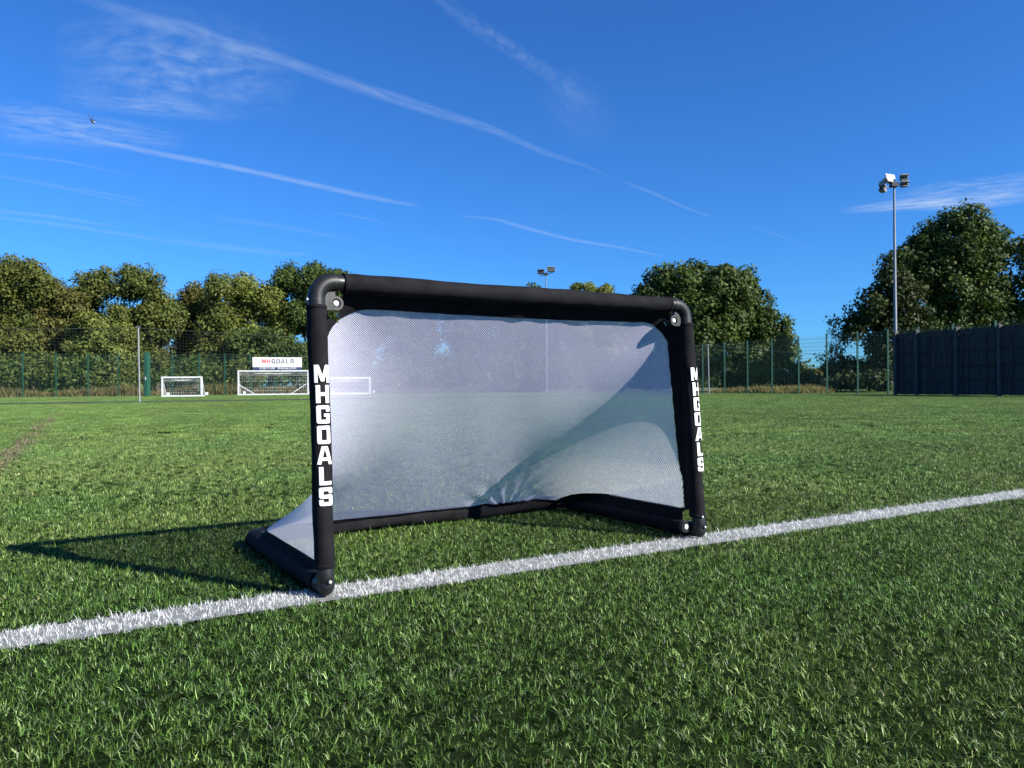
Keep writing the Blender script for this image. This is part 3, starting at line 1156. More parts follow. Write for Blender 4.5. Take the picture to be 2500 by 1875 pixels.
# ------------------------------------------------------------------ floodlight masts
def lamp_head(parent, c, yaw, tilt, w=0.62, h=0.40, d=0.22):
    m4 = Matrix.Translation(c) @ Matrix.Rotation(yaw, 4, 'Z') @ Matrix.Rotation(tilt, 4, 'X')
    mb = MB()
    f = [(-w / 2, -d / 2, -h / 2), (w / 2, -d / 2, -h / 2), (w / 2, -d / 2, h / 2), (-w / 2, -d / 2, h / 2)]
    bq = [(-w / 2 * .75, d / 2, -h / 2 * .7), (w / 2 * .75, d / 2, -h / 2 * .7), (w / 2 * .75, d / 2, h / 2 * .7), (-w / 2 * .75, d / 2, h / 2 * .7)]
    P = [m4 @ Vector(q) for q in (f + bq)]
    mb.hexa(P)
    hood = [m4 @ Vector(q) for q in ((-w / 2, -d / 2 - 0.16, h / 2 - 0.02), (w / 2, -d / 2 - 0.16, h / 2 - 0.02), (w / 2, -d / 2, h / 2 - 0.02), (-w / 2, -d / 2, h / 2 - 0.02),
                                       (-w / 2, -d / 2 - 0.16, h / 2 + 0.02), (w / 2, -d / 2 - 0.16, h / 2 + 0.02), (w / 2, -d / 2, h / 2 + 0.02), (-w / 2, -d / 2, h / 2 + 0.02))]
    mb.hexa(hood)
    o = mb.build('lamp_head', M_lampcase, parent)
    mg = MB()
    g = [m4 @ Vector(q) for q in ((-w / 2 + .03, -d / 2 - .004, -h / 2 + .03), (w / 2 - .03, -d / 2 - .004, -h / 2 + .03), (w / 2 - .03, -d / 2 - .004, h / 2 - .05), (-w / 2 + .03, -d / 2 - .004, h / 2 - .05),
                                    (-w / 2 + .03, -d / 2 - .012, -h / 2 + .03), (w / 2 - .03, -d / 2 - .012, -h / 2 + .03), (w / 2 - .03, -d / 2 - .012, h / 2 - .05), (-w / 2 + .03, -d / 2 - .012, h / 2 - .05))]
    mg.hexa([g[i] for i in (0, 1, 2, 3, 4, 5, 6, 7)])
    mg.build('lamp_glass', M_lampglass, o)
    return o


def mast(px, Y, top_px, label, heads, armrot, r0=0.085, r1=0.045):
    b = at(px, 945, Y)
    top = at(px, top_px, Y).z
    root = empty('floodlight_mast', (b.x, b.y, 0), 0, label, 'floodlight', 'floodlight masts around the pitch')
    mb = MB()
    mb.tube([(0, 0, 0), (0, 0, 2.4), (0, 0, 2.45), (0, 0, top)], [r0 * 1.15, r0 * 1.1, r0, r1], 14)
    o = mb.build('mast_pole', M_galv, root); smooth_by_angle(o, 40)
    ax = Vector((math.cos(armrot), math.sin(armrot), 0))
    L = heads[0]
    mb = MB()
    mb.bar(ax * -L + Vector((0, 0, top - 0.15 - 0.15 * L)), ax * L * 1.1 + Vector((0, 0, top + 0.05 + 0.1 * L)), 0.06, 0.06)
    mb.box(-0.16, -0.16, top - 0.14, 0.16, 0.16, top + 0.06)
    mb.build('cross_arm', M_dark, root)
    for (dx, dz, yaw, tilt, w, h) in heads[1:]:
        lamp_head(root, Vector((dx, random.uniform(-.05, .05), top + dz)), yaw, tilt, w, h)
    return root


mast(2187, 37.0, 449, 'tall grey floodlight mast with five lamps at the end of the board fence',
     [0.62, (-0.60, 0.02, R(70), R(-20), 0.34, 0.24), (-0.24, 0.15, R(205), R(-66), 0.62, 0.26), (-0.52, -0.28, R(-60), R(-35), 0.32, 0.24),
      (0.42, 0.24, R(-8), R(-12), 0.38, 0.18), (0.46, -0.07, R(-4), R(-14), 0.38, 0.17)], R(12))
mast(1335, 66.0, 668, 'distant floodlight mast whose lamps show just above the crossbar',
     [0.55, (-0.42, 0.08, R(-15), R(-40), 0.60, 0.28), (0.42, 0.28, R(20), R(-40), 0.74, 0.32)], R(10), 0.075, 0.04)


# ------------------------------------------------------------------ dividing net with its poles
dp0 = at(341, 984, 31.5); dp0.z = 0
dp1 = at(1731, 950, 42.0); dp1.z = 0
dd = (dp1 - dp0).normalized()
dpl = dp0 - dd * 9.0
for p, h, lean, lab in ((dp0, 3.08, -0.012, 'thin pale pole holding the dividing net left of the far goals'),
                  (dp1, 2.70, -0.016, 'thin pale pole just right of the small goal holding the dividing net')):
    root = empty('net_pole', p, 0, lab, 'pole', 'poles of the dividing net')
    mb = MB(); mb.tube([(0, 0, 0), (lean * h, 0, h)], 0.032, 10)
    smooth_by_angle(mb.build('pole_tube', M_palepole, root), 40)
    mb = MB(); mb.box(lean * h - 0.08, -0.04, h, lean * h + 0.08, 0.04, h + 0.05); mb.build('pulley', M_galv, root)
    mb = MB(); mb.box(-0.16, -0.16, 0, 0.16, 0.16, 0.02); mb.build('base_plate', M_galv, root)
dn = empty('dividing_net', dpl, 0, 'dark see-through dividing net strung low across the pitch between two pale poles', 'net')
L = (dp1 - dpl).length
mb = MB()


def nettop(x):
    if x < 9: return 3.0 - 0.10 * math.sin(math.pi * x / 9) + 0.05
    t = (x - 9) / (L - 9)
    return 3.05 * (1 - t) + 2.66 * t - 0.30 * math.sin(math.pi * t)


N = 60
for i in range(N):
    x0, x1 = L * i / N, L * (i + 1) / N
    for j in range(0, 24):
        f = j / 23
        a = dd * x0 + Vector((0, 0, 0.03 + f * (nettop(x0) - 0.03)))
        b = dd * x1 + Vector((0, 0, 0.03 + f * (nettop(x1) - 0.03)))
        w = 0.0017
        mb.poly([a - Vector((0, 0, w)), b - Vector((0, 0, w)), b + Vector((0, 0, w)), a + Vector((0, 0, w))])
x = 0.0
while x < L:
    h = nettop(x)
    a = dd * x
    mb.poly([a + Vector((0, 0, 0.03)) - dd * 0.0016, a + Vector((0, 0, 0.03)) + dd * 0.0016, a + Vector((0, 0, h)) + dd * 0.0016, a + Vector((0, 0, h)) - dd * 0.0016])
    x += 0.13
o = mb.build('netting', M_cord, dn); o['kind'] = 'stuff'
mb = MB()
mb.tube([dd * (L * i / N) + Vector((0, 0, nettop(L * i / N) + 0.012)) for i in range(N + 1)], 0.007, 6)
mb.build('top_cord', M_cord, dn)
mb = MB()
mb.tube([dd * (L * i / N) + Vector((0, 0, 0.035)) for i in range(N + 1)], 0.028, 6)
mb.build('weighted_hem', M_cord, dn)
# stay cord from the right-hand pole to the fence
pe = Vector((prs[6][0], prs[6][1], 1.85))
st = tag(MB().build('stay_cord', M_galv), 'thin grey cord from the pole to the mesh fence on the right', 'cord')
mbx = MB(); mbx.tube([dp1 + Vector((-0.04, 0, 2.68)), (dp1 + pe) / 2 + Vector((0, 0, 1.28)), pe], 0.008, 6)
st.data.from_pydata(mbx.v, [], mbx.f); st.data.update()


# ------------------------------------------------------------------ white training goals
def white_goal(pl_, pr_, h, depth, label, t=0.10, brace=True, group='white training goals along the far fence', netc=0.16, backdir=None):
    pl_, pr_ = Vector((pl_.x, pl_.y, 0)), Vector((pr_.x, pr_.y, 0))
    root = empty('training_goal', pl_, 0, label, 'football goal', group)
    w = pr_ - pl_
    d = w.normalized()
    n = Vector((-d.y, d.x, 0))
    for nm, a, b in (('post', Vector(), Vector((0, 0, h - t / 2))), ('post', w, w + Vector((0, 0, h - t / 2)))):
        mb = MB(); mb.bar(a, b, t, t); mb.build(nm, M_whitepost, root)
    mb = MB(); mb.bar(-d * t / 2 + Vector((0, 0, h)), w + d * t / 2 + Vector((0, 0, h)), t, t); mb.build('crossbar', M_whitepost, root)
    mb = MB(); mb.bar(n * depth + Vector((0, 0, t / 2)), w + n * depth + Vector((0, 0, t / 2)), t, t); mb.build('back_bar', M_whitepost, root)
    mb = MB(); mb.bar(d * t / 2 + Vector((0, 0, t * .6)), w * 0.52 + Vector((0, 0, t * .6)), t * .7, t * 1.1); mb.build('ground_bar', M_whitepost, root)
    mb = MB(); mb.bar(w * 0.53 + Vector((0, 0, t * .6)), w - d * t / 2 + Vector((0, 0, t * .6)), t * .7, t * 1.0); mb.build('ground_bar', M_whitepost, root)
    for e in (Vector(), w):
        mb = MB(); mb.bar(e + n * t * .5 + Vector((0, 0, t / 2)), e + n * (depth - t * .5) + Vector((0, 0, t / 2)), t * .9, t * .9); mb.build('side_bar', M_whitepost, root)
        mb = MB(); mb.bar(e + Vector((0, 0, h - t * .5)) + n * t * .5, e + n * depth * .98 + Vector((0, 0, t)), t * .5, t * .5); mb.build('net_support', M_whitepost, root)
        mb = MB(); mb.box(e.x - 0.06, e.y - 0.15 + n.y * depth, 0.1, e.x + 0.06, e.y + 0.05 + n.y * depth, 0.28); mb.build('roller', M_whitepost, root)
    if brace:
        q = h * 0.45
        mb = MB(); mb.bar(d * 0.02 + Vector((0, 0, q)) + n * 0.05, d * q * 1.4 + Vector((0, 0, t)) + n * 0.05, t * .5, t * .5); mb.build('brace', M_whitepost, root)
        mb = MB(); mb.bar(w - d * 0.12 + Vector((0, 0, q)) + n * 0.05, w - d * q * 1.5 + Vector((0, 0, t)) + n * 0.05, t * .5, t * .5); mb.build('brace', M_whitepost, root)
    mb = MB()
    L_ = w.length
    k = 0.0
    while k <= L_:
        a = d * k + Vector((0, 0, h)) + n * 0.06
        sag = math.sin(math.pi * k / L_) * 0.22
        b = d * k + n * depth * .55 + Vector((0, 0, h * .78 - sag * .4))
        c = d * k + n * depth + Vector((0, 0, t))
        for p, q in ((a, b), (b, c)):
            mb.poly([p - d * .007, p + d * .007, q + d * .007, q - d * .007])
        k += netc
    for f in np.linspace(0, 1, 9):
        z = h * (1 - f * .22) if f < .5 else h * .89 * (1 - (f - .5) * 2) + t
        nn = n * (0.06 + depth * .55 * f)
    for m_ in range(12):
        f = m_ / 11
        p = (Vector((0, 0, h)) + n * .06).lerp(n * depth * .55 + Vector((0, 0, h * .78)), min(1, f * 2)) if f < .5 else \
            (n * depth * .55 + Vector((0, 0, h * .78))).lerp(n * depth + Vector((0, 0, t)), (f - .5) * 2)
        mb.poly([p - Vector((0, 0, .006)), p + w - Vector((0, 0, .006)), p + w + Vector((0, 0, .006)), p + Vector((0, 0, .006))])
    for e in (Vector(), w):
        for m_ in range(9):
            f = (m_ + .5) / 9
            p = e + n * depth * f
            mb.poly([p - n * .006, p + n * .006, p + n * .006 + Vector((0, 0, h * (1 - f))), p - n * .006 + Vector((0, 0, h * (1 - f)))])
            z = h * f
            mb.poly([e + Vector((0, 0, z)), e + Vector((0, 0, z + .012)), e + n * depth * (1 - f) + Vector((0, 0, z + .012)), e + n * depth * (1 - f) + Vector((0, 0, z))])
    o = mb.build('goal_net', M_whitecord, root); o['kind'] = 'stuff'
    # gathered net along the crossbar
    mb = MB()
    pts = [d * (L_ * i / 16) + n * 0.10 + Vector((0, 0, h - t * .6 - 0.16 * math.sin(math.pi * i / 16))) for i in range(17)]
    mb.tube(pts, 0.03, 6)
    mb.build('gathered_net', M_whitecord, root)
    return root


white_goal(at(396, 950, 50.2), at(492, 950, 50.6), 1.28, 0.9, 'smaller white goal standing alone in front of the far left fence', t=0.09, brace=False)
white_goal(at(582, 950, 55.5), at(752, 950, 56.5), 1.76, 1.3, 'wide white goal with diagonal corner braces below the sponsor board', t=0.085)
white_goal(at(800, 950, 55.0), at(903, 950, 55.6), 1.20, 1.6, 'low white goal seen through the left part of the small goal net', t=0.12, brace=False)


# ------------------------------------------------------------------ sponsor board
def text_mesh(txt, size, name):
    cu = bpy.data.curves.new(name, 'FONT')
    cu.body = txt
    cu.size = size
    cu.align_x = 'CENTER'
    cu.fill_mode = 'FRONT'
    ob = bpy.data.objects.new(name, cu)
    col.objects.link(ob)
    dg = bpy.context.evaluated_depsgraph_get()
    me = bpy.data.meshes.new_from_object(ob.evaluated_get(dg))
    bpy.data.objects.remove(ob)
    for v in me.vertices:
        v.co = Vector((v.co.x, 0, v.co.y))
    return me


sb = at(677.5, 896, 58.9)
sign = empty('sponsor_board', (sb.x, sb.y, 0), math.atan2(fl_dir.y, fl_dir.x),
             'long white board with red and black lettering on the fence above the wide goal', 'sign')
z0 = sb.z
BWH, BH = 1.80, 0.73
mb = MB(); mb.box(-BWH, -0.02, z0, BWH, 0.02, z0 + BH); board = mb.build('sign_panel', M_board, sign)
mb = MB(); mb.box(-BWH, -0.015, z0 - 0.20, BWH, 0.015, z0 - 0.004); strip_ = mb.build('banner_strip', M_navy, sign)
cx = -0.98
for i, ch in enumerate('MHGOALS'):
    hh = 0.335
    w = GL[ch][0] * hh
    me = letter_bm(ch, hh, lambda x, y: Vector((x, 0, y)))
    o = link('printed_letter', me, M_red if i < 2 else M_ink, board)
    o.location = (-1.19 + 0.20 + i * 0.345, -0.024, z0 + 0.27)
    o.scale = (1.0, 1, 1)
me = text_mesh('GREAT BRITISH SPORTS EQUIPMENT', 0.145, 'tagline')
o = link('printed_tagline', me, M_ink, board); o['kind'] = 'stuff'; o.location = (0.05, -0.024, z0 + 0.085)
me = text_mesh('01502 711298    MHGOALS.COM', 0.19, 'phone')
o = link('printed_contact', me, M_board, strip_); o['kind'] = 'stuff'; o.location = (0.05, -0.019, z0 - 0.16)


# ------------------------------------------------------------------ trees
def leaves(clumps, per, size, cols, seed, flatten=0.85):
    """clumps: (centre, radius); returns vertex, quad and colour arrays"""
    r = np.random.default_rng(seed)
    V, C = [], []
    for (c, rad, n, tint) in clumps:
        th = r.random(n) * 2 * np.pi
        cz = r.random(n) * 2 - 1
        sz = np.sqrt(1 - cz ** 2)
        dirs = np.stack([sz * np.cos(th), sz * np.sin(th), cz], 1)
        rr = rad * (0.35 + 0.95 * r.random(n) ** 0.75)
        p = np.array(c)[None] + dirs * rr[:, None] * np.array([1, 1, flatten])
        nrm = dirs + r.normal(0, 0.6, (n, 3)) + np.array([0, 0, 0.25])
        nrm /= np.linalg.norm(nrm, axis=1)[:, None]
        a = np.cross(nrm, r.normal(0, 1, (n, 3)))
        a /= np.linalg.norm(a, axis=1)[:, None] + 1e-9
        b = np.cross(nrm, a)
        s = size * (0.6 + 0.8 * r.random(n))
        a *= s[:, None]; b *= (s * (0.45 + 0.25 * r.random(n)))[:, None]
        q = np.stack([p - a, p - b * 0.9 + a * 0.1, p + a, p + b], 1)
        V.append(q)
        k = r.random(n)[:, None]
        base = cols[0] * (1 - k) + cols[1] * k
        C.append(np.repeat(base * tint, 4, 0))
    V = np.concatenate(V).reshape(-1, 3)
    C = np.concatenate(C)
    n = len(V) // 4
    Q = np.arange(n * 4).reshape(-1, 4)
    return V, Q, C


OLIVE = (np.array([0.0486, 0.0665, 0.0143]), np.array([0.1217, 0.1429, 0.032]))
BROWN = (np.array([0.0611, 0.0665, 0.0156]), np.array([0.1342, 0.1376, 0.0354]))
GREEN = (np.array([0.0311, 0.0572, 0.0123]), np.array([0.0805, 0.1183, 0.0257]))
DEEP = (np.array([0.0178, 0.0304, 0.0076]), np.array([0.0453, 0.0642, 0.0152]))  # deep green, lowered further so shade on the right trees sits in the colour
YELL = (np.array([0.0811, 0.1081, 0.0224]), np.array([0.1703, 0.1966, 0.0442]))


def tree(Y, lobes, label, cols=OLIVE, leaf=0.125, clump=0.80, dens=1.0, seed=0, trunk_px=None, name='tree', cat='tree', group=None, per=225, depth_k=0.8, trunk_r=0.22, stems=5):
    """lobes: ellipses (cx, cy, rx, ry) as sighted, each one a rounded mass at depth Y"""
    r = random.Random(seed)
    k = Y / FPX
    cl = []
    tx = trunk_px if trunk_px is not None else sum(l[0] for l in lobes) / len(lobes)
    base = at(tx, 945, Y); base.z = 0
    centres = []
    for (cx, cy, rx, ry) in lobes:
        RX, RY = rx * k, ry * k
        c0 = at(cx, cy, Y)
        centres.append(c0)
        vol = RX * RY * RX * depth_k
        n = max(3, int(dens * 4.6 * (RX * RY) ** 0.75 * (RX * depth_k) ** 0.5 / clump ** 2))
        for i in range(n):
            while True:
                d = Vector((r.uniform(-1, 1), r.uniform(-1, 1), r.uniform(-1, 1)))
                if 0.35 < d.length < 1: break
            rad = clump * r.uniform(0.55, 1.2)
            p = c0 + Vector((d.x * max(RX - rad * .6, .1), d.y * RX * depth_k, d.z * max(RY - rad * .6, .1)))
            if p.z < 0.4: p.z = 0.4 + r.random() * .5
            t = r.uniform(0.78, 1.18)
            tint = np.array([t * r.uniform(0.94, 1.10), t, t * r.uniform(0.85, 1.1)])
            cl.append((tuple(p - base), rad, int(per * (rad / clump) ** 2), tint))
    V, Q, C = leaves(cl, per, leaf, cols, seed + 100)
    ok = V.reshape(-1, 4, 3)[:, :, 2].min(1) > 0.02
    V = V.reshape(-1, 4, 3)[ok].reshape(-1, 3); C = C.reshape(-1, 4, 3)[ok].reshape(-1, 3)
    Q = np.arange(len(V)).reshape(-1, 4)
    root = empty(name, base, 0, label, cat, group)
    me = np_mesh('crown', V, None, Q, C)
    o = link('crown' if cat == 'tree' else 'foliage', me, M_leaf, root)
    # trunk and limbs
    mb = MB()
    top = max(c.z for c in centres)
    mid = sum(centres, Vector()) / len(centres) - base
    th = top * 0.45
    lean = r.uniform(-.3, .3)
    if stems:
        mb.tube([(0, 0, -0.05), (lean * .2, 0, th * .3), (lean * .6, .1, th * .7), (mid.x * .4, .1, th * 1.25)],
                [trunk_r * 1.35, trunk_r, trunk_r * .8, trunk_r * .45], 9)
        pick = [cl[r.randrange(len(cl))][0] for _ in range(stems * 3)]
        for q in pick:
            q = Vector(q)
            f = r.uniform(.45, 1.1)
            s = Vector((lean * .6 * f, .1, th * f * .9))
            if q.z < s.z + .2: continue
            m_ = (s + q) / 2 + Vector((r.uniform(-.3, .3), r.uniform(-.3, .3), r.uniform(0, .4)))
            mb.tube([s, m_, q], [trunk_r * .42, trunk_r * .24, trunk_r * .07], 6)
        smooth_by_angle(mb.build('trunk', M_bark, root), 60)
    return root


TG = 'trees behind the left fence'
tree(66, [(40, 690, 75, 75), (-40, 720, 70, 90), (95, 700, 40, 50), (20, 820, 90, 100), (60, 900, 80, 50)], 'broad tree at the left edge of the picture, tallest of the left row', OLIVE, seed=1, group=TG, dens=1.35)
tree(67, [(-170, 700, 70, 80), (-240, 720, 70, 80), (-200, 830, 100, 100)], 'tree standing left of the left edge tree', OLIVE, seed=36, group=TG, per=120)
tree(69, [(-370, 710, 80, 80), (-450, 740, 70, 80), (-400, 850, 120, 90)], 'outermost tree of the left row', GREEN, seed=37, group=TG, per=120)
tree(68, [(138, 722, 44, 48), (170, 750, 46, 50), (130, 800, 60, 70), (150, 880, 60, 60)], 'lower brownish tree in the dip beside the left edge tree', BROWN, seed=2, group=TG, dens=1.35)
tree(70, [(230, 705, 50, 48), (300, 690, 60, 54), (360, 710, 46, 60), (190, 760, 50, 50), (385, 750, 32, 60), (290, 775, 60, 40)], 'wide arching tree with sky showing through behind the thin white pole', OLIVE, seed=3, group=TG, dens=1.1)
tree(66, [(215, 830, 60, 80), (300, 840, 55, 70), (260, 900, 70, 50)], 'leafy lower tree filling the space beneath the arching one', YELL, seed=4, group=TG, dens=1.2)
tree(68, [(375, 800, 55, 60), (360, 880, 60, 60), (420, 780, 40, 40)], 'olive tree standing behind the open green gate leaf', OLIVE, seed=5, group=TG, dens=1.35)
tree(72, [(462, 720, 34, 48), (440, 770, 40, 50), (500, 740, 34, 50), (470, 850, 50, 70)], 'narrow dark topped tree above the smaller white goal', BROWN, seed=6, group=TG, dens=1.35)
tree(69, [(538, 715, 36, 54), (530, 790, 48, 60), (520, 880, 60, 60)], 'upright tree between the two white goals', OLIVE, seed=7, group=TG, dens=1.35)
tree(72, [(600, 710, 48, 60), (665, 735, 42, 60), (640, 730, 40, 50), (610, 800, 50, 60)], 'light olive tree with a gap of sky behind the sponsor board', YELL, seed=8, group=TG, dens=1.1)
tree(68, [(600, 860, 55, 60), (660, 850, 60, 60), (720, 880, 55, 50)], 'dense lower tree directly behind the sponsor board', GREEN, seed=9, group=TG, dens=1.35)
tree(73, [(700, 690, 45, 48), (760, 685, 48, 48), (740, 760, 60, 60), (820, 700, 45, 55), (800, 790, 70, 70)], 'tall tree rising behind the near corner of the goal frame', GREEN, seed=10, group=TG, dens=1.2)
tree(92, [(-10, 740, 80, 50), (90, 760, 80, 60), (170, 770, 70, 60), (60, 850, 120, 70)], 'second row tree filling in behind the left edge trees', GREEN, seed=31, group=TG, dens=.8, per=110, leaf=.2)
tree(90, [(400, 775, 80, 50), (330, 820, 80, 60), (480, 800, 80, 60)], 'second row tree behind the dip left of the smaller white goal', OLIVE, seed=32, group=TG, dens=.8, per=110, leaf=.2)
tree(90, [(560, 770, 70, 50), (690, 780, 70, 60), (630, 860, 90, 60)], 'second row tree half hidden behind the sponsor board trees', OLIVE, seed=33, group=TG, dens=.8, per=110, leaf=.2)
tree(76, [(880, 735, 50, 64), (870, 820, 70, 80), (940, 780, 60, 70)], 'tree whose top shows above the left end of the crossbar', GREEN, seed=11, group=TG, dens=1.35)
TM = 'trees behind the net of the small goal'
tree(80, [(1040, 775, 70, 80), (985, 760, 60, 75), (1010, 870, 80, 70)], 'dark tree seen only through the middle left of the goal net', DEEP, seed=12, group=TM, dens=1.1, per=80, leaf=.2)
tree(82, [(1140, 785, 70, 80), (1220, 795, 66, 80), (1180, 880, 90, 60)], 'dark tree seen through the middle of the goal net', DEEP, seed=13, group=TM, dens=1.1, per=80, leaf=.2)
tree(86, [(1310, 735, 36, 50), (1300, 800, 70, 70), (1370, 800, 60, 70), (1300, 880, 90, 60)], 'tree whose tip pokes above the crossbar beside the distant floodlight', GREEN, seed=14, group=TM, dens=1.1, per=80, leaf=.2)
tree(84, [(1412, 720, 24, 32), (1438, 712, 22, 36), (1480, 722, 24, 30), (1440, 790, 80, 60), (1520, 810, 70, 70), (1460, 870, 100, 60)], 'pale green tree with feathery tips above the middle of the crossbar', YELL, seed=15, group=TM, dens=.9, clump=.6)
TQ = 'trees on the right'
tree(57, [(1680, 715, 90, 92), (1610, 730, 72, 84), (1740, 760, 80, 90), (1775, 715, 70, 76), (1575, 770, 50, 70), (1700, 850, 110, 80), (1600, 850, 80, 90)], 'broad round topped tree behind the right post of the small goal', GREEN, seed=16, group=TQ, trunk_px=1680, leaf=.135, clump=.7)
tree(60, [(1805, 690, 38, 48), (1830, 750, 60, 70), (1870, 810, 60, 66), (1800, 780, 70, 80), (1885, 850, 60, 66), (1850, 880, 80, 56)], 'dark green tree stepping down to the right of the round topped one', GREEN, seed=17, group=TQ, leaf=.135, clump=.7)
tree(54, [(1905, 850, 30, 42), (1870, 905, 50, 40), (1925, 905, 40, 34)], 'yellow green shrub by the fence under the right side of the trees', YELL, seed=18, group='shrubs along the right fence', name='shrub', cat='shrub', leaf=.12, clump=.5, stems=0, per=90)
tree(48, [(2345, 610, 95, 110), (2270, 640, 60, 100), (2410, 640, 66, 110), (2350, 730, 110, 80), (2225, 650, 56, 90), (2440, 760, 70, 80), (2280, 800, 90, 60), (2400, 810, 90, 60)], 'huge round tree towering over the board fence', GREEN, seed=19, group=TQ, trunk_px=2340, dens=1.3, leaf=.115, clump=.58, per=150)
tree(46, [(2165, 700, 50, 84), (2215, 760, 60, 80), (2120, 760, 52, 62), (2080, 800, 34, 36), (2170, 820, 60, 70), (2150, 890, 55, 60)], 'dark spreading tree just left of the tall floodlight mast', DEEP, seed=20, group=TQ, leaf=.115, clump=.58, per=140)
tree(47, [(2520, 640, 50, 80), (2530, 740, 70, 90)], 'tree cut off by the right edge of the picture', GREEN, seed=21, group=TQ, leaf=.115, clump=.58, per=140)
tree(50, [(2032, 800, 26, 32), (2040, 850, 30, 34), (2022, 890, 34, 36)], 'thin airy sapling in the gap left of the dark tree', DEEP, seed=22, group=TQ, leaf=.09, clump=.38, dens=.45, trunk_r=.07, per=40)
for i, (px, Y, py, w, h, c, lb) in enumerate([
        (1975, 60, 908, 44, 26, BROWN, 'rounded brownish hedge bush on the skyline in the gap between trees'),
        (2060, 52, 905, 50, 40, DEEP, 'dark shrub below the thin sapling behind the mesh fence'),
        (2120, 48, 915, 46, 36, DEEP, 'dark shrub at the foot of the tree by the tall mast'),
        (1790, 56, 925, 46, 26, DEEP, 'low dark shrub behind the pale right hand pole'),  # scrub below is added, its dark leaf colour standing in for shade
        (2130, 43.5, 940, 60, 24, DEEP, 'dark scrub at the foot of the fence nearest the tall mast'),
        (2050, 45.5, 942, 56, 22, DEEP, 'dark scrub between the last two mesh fence posts before the boards'),
        (1930, 49, 945, 60, 16, DEEP, 'low dark scrub under the yellow green shrub'),
        (1995, 50, 935, 60, 20, DEEP, 'low scrub at the foot of the fence beneath the skyline hedge')]):
    tree(Y, [(px, py, w, h), (px + w * .5, py + h * .4, w * .6, h * .7)], lb, c, seed=40 + i, group='shrubs along the right fence', name='shrub', cat='shrub', leaf=.12, clump=.5, stems=0, per=90)
for i, px in enumerate((-20, 70, 160, 250, 440, 560, 790, 930, 1060, 1190, 1330, 1480, 1600)):
    lb = ['leftmost low bramble bush behind the left fence', 'bramble bush behind the second fence post from the left', 'bramble bush left of the thin white pole, behind the fence',
          'bramble bush just left of the open gate leaf', 'bramble bush behind the smaller white goal', 'bramble bush between the two far goals', 'bramble bush behind the near goal post',
          'bramble bush behind the low goal seen through the net', 'low bush seen through the net near its left middle', 'low bush seen through the centre of the net',
          'low bush seen through the net below the distant mast', 'low bush seen through the right of the net', 'low bush beside the right post under the round topped tree'][i]
    Yb = 61 + (px / 1600) * 9 if px < 1400 else 58
    tree(Yb, [(px, 925, 66, 34), (px + 46, 905, 56, 46)], lb, (GREEN, OLIVE)[i % 2], seed=60 + i, group='bushes along the far fence', name='shrub', cat='shrub', leaf=.15, clump=.6, stems=0, per=50)


# a far belt of wood beyond the field
_cl = []
_r = random.Random(77)
_o = Vector((0, 120, 0))
for k in range(330):
    px = _r.uniform(-250, 2700)
    top = 868 if px < 1500 else (905 if px < 2120 else 880)
    y = _r.uniform(top + 12, 955)
    p = at(px, y, _r.uniform(105, 135))
    t = _r.uniform(.8, 1.15)
    _cl.append((tuple(p - _o), _r.uniform(1.6, 2.8), 90, np.array([t, t, t])))
_V, _Q, _C = leaves(_cl, 90, 0.42, GREEN, 501)
wood = link('distant_wood', np_mesh('distant_wood', _V, None, _Q, _C), M_leaf)
wood.location = _o
tag(wood, 'low dark belt of far woodland beyond the trees', 'woodland', kind='stuff')


# dry weeds along the foot of the fence
def weeds(name, a, b, depth, n, hmax, label, seed):
    r = np.random.default_rng(seed)
    a, b = np.array(a), np.array(b)
    d = (b - a) / np.linalg.norm(b - a)
    nn = np.array([-d[1], d[0]])
    t = r.random(n)
    p = a + (b - a) * t[:, None] + nn * (r.random(n) * depth)[:, None]
    dens = vnoise(p[:, 0] * .6 + 5, p[:, 1] * .6)
    h = hmax * (0.25 + 0.75 * r.random(n)) * (0.35 + dens)
    az = r.random(n) * 6.28
    w = 0.02 + 0.03 * r.random(n)
    lean = r.normal(0, .35, n)
    base = np.stack([p[:, 0], p[:, 1], np.full(n, -0.02)], 1)
    sv = np.stack([np.cos(az) * w, np.sin(az) * w, np.zeros(n)], 1)
    tip = base + np.stack([lean * h, r.normal(0, .3, n) * h, h], 1)
    m = (base + tip) / 2 + sv * .5
    V = np.stack([base - sv, base + sv, tip], 1).reshape(-1, 3)
    T = np.arange(n * 3).reshape(-1, 3)
    k = r.random(n)[:, None]
    C = np.array([0.10, 0.105, 0.03]) * (1 - k) + np.array([0.30, 0.23, 0.11]) * k
    me = np_mesh(name, V, T, None, np.repeat(C, 3, 0))
    o = link(name, me, M_weed)
    return tag(o, label, 'weeds', kind='stuff')


weeds('dry_weeds', FLA + Vector((0, 0.3)), FL1 + Vector((0, .3)), 1.6, 20000, 1.0, 'dry tan weeds along the foot of the left fence', 3)
weeds('dry_weeds', FL1 + Vector((0, .3)), FCOR + Vector((0, .3)), 1.6, 6000, 0.6, 'dry weeds along the far fence behind the goal net', 4)
weeds('dry_weeds', FR0.lerp(FR1, 0.25) + Vector((1.0, 0)), FR0 + Vector((.6, .5)), -2.5, 6000, 0.55, 'dry grass along the foot of the right mesh fence', 5)


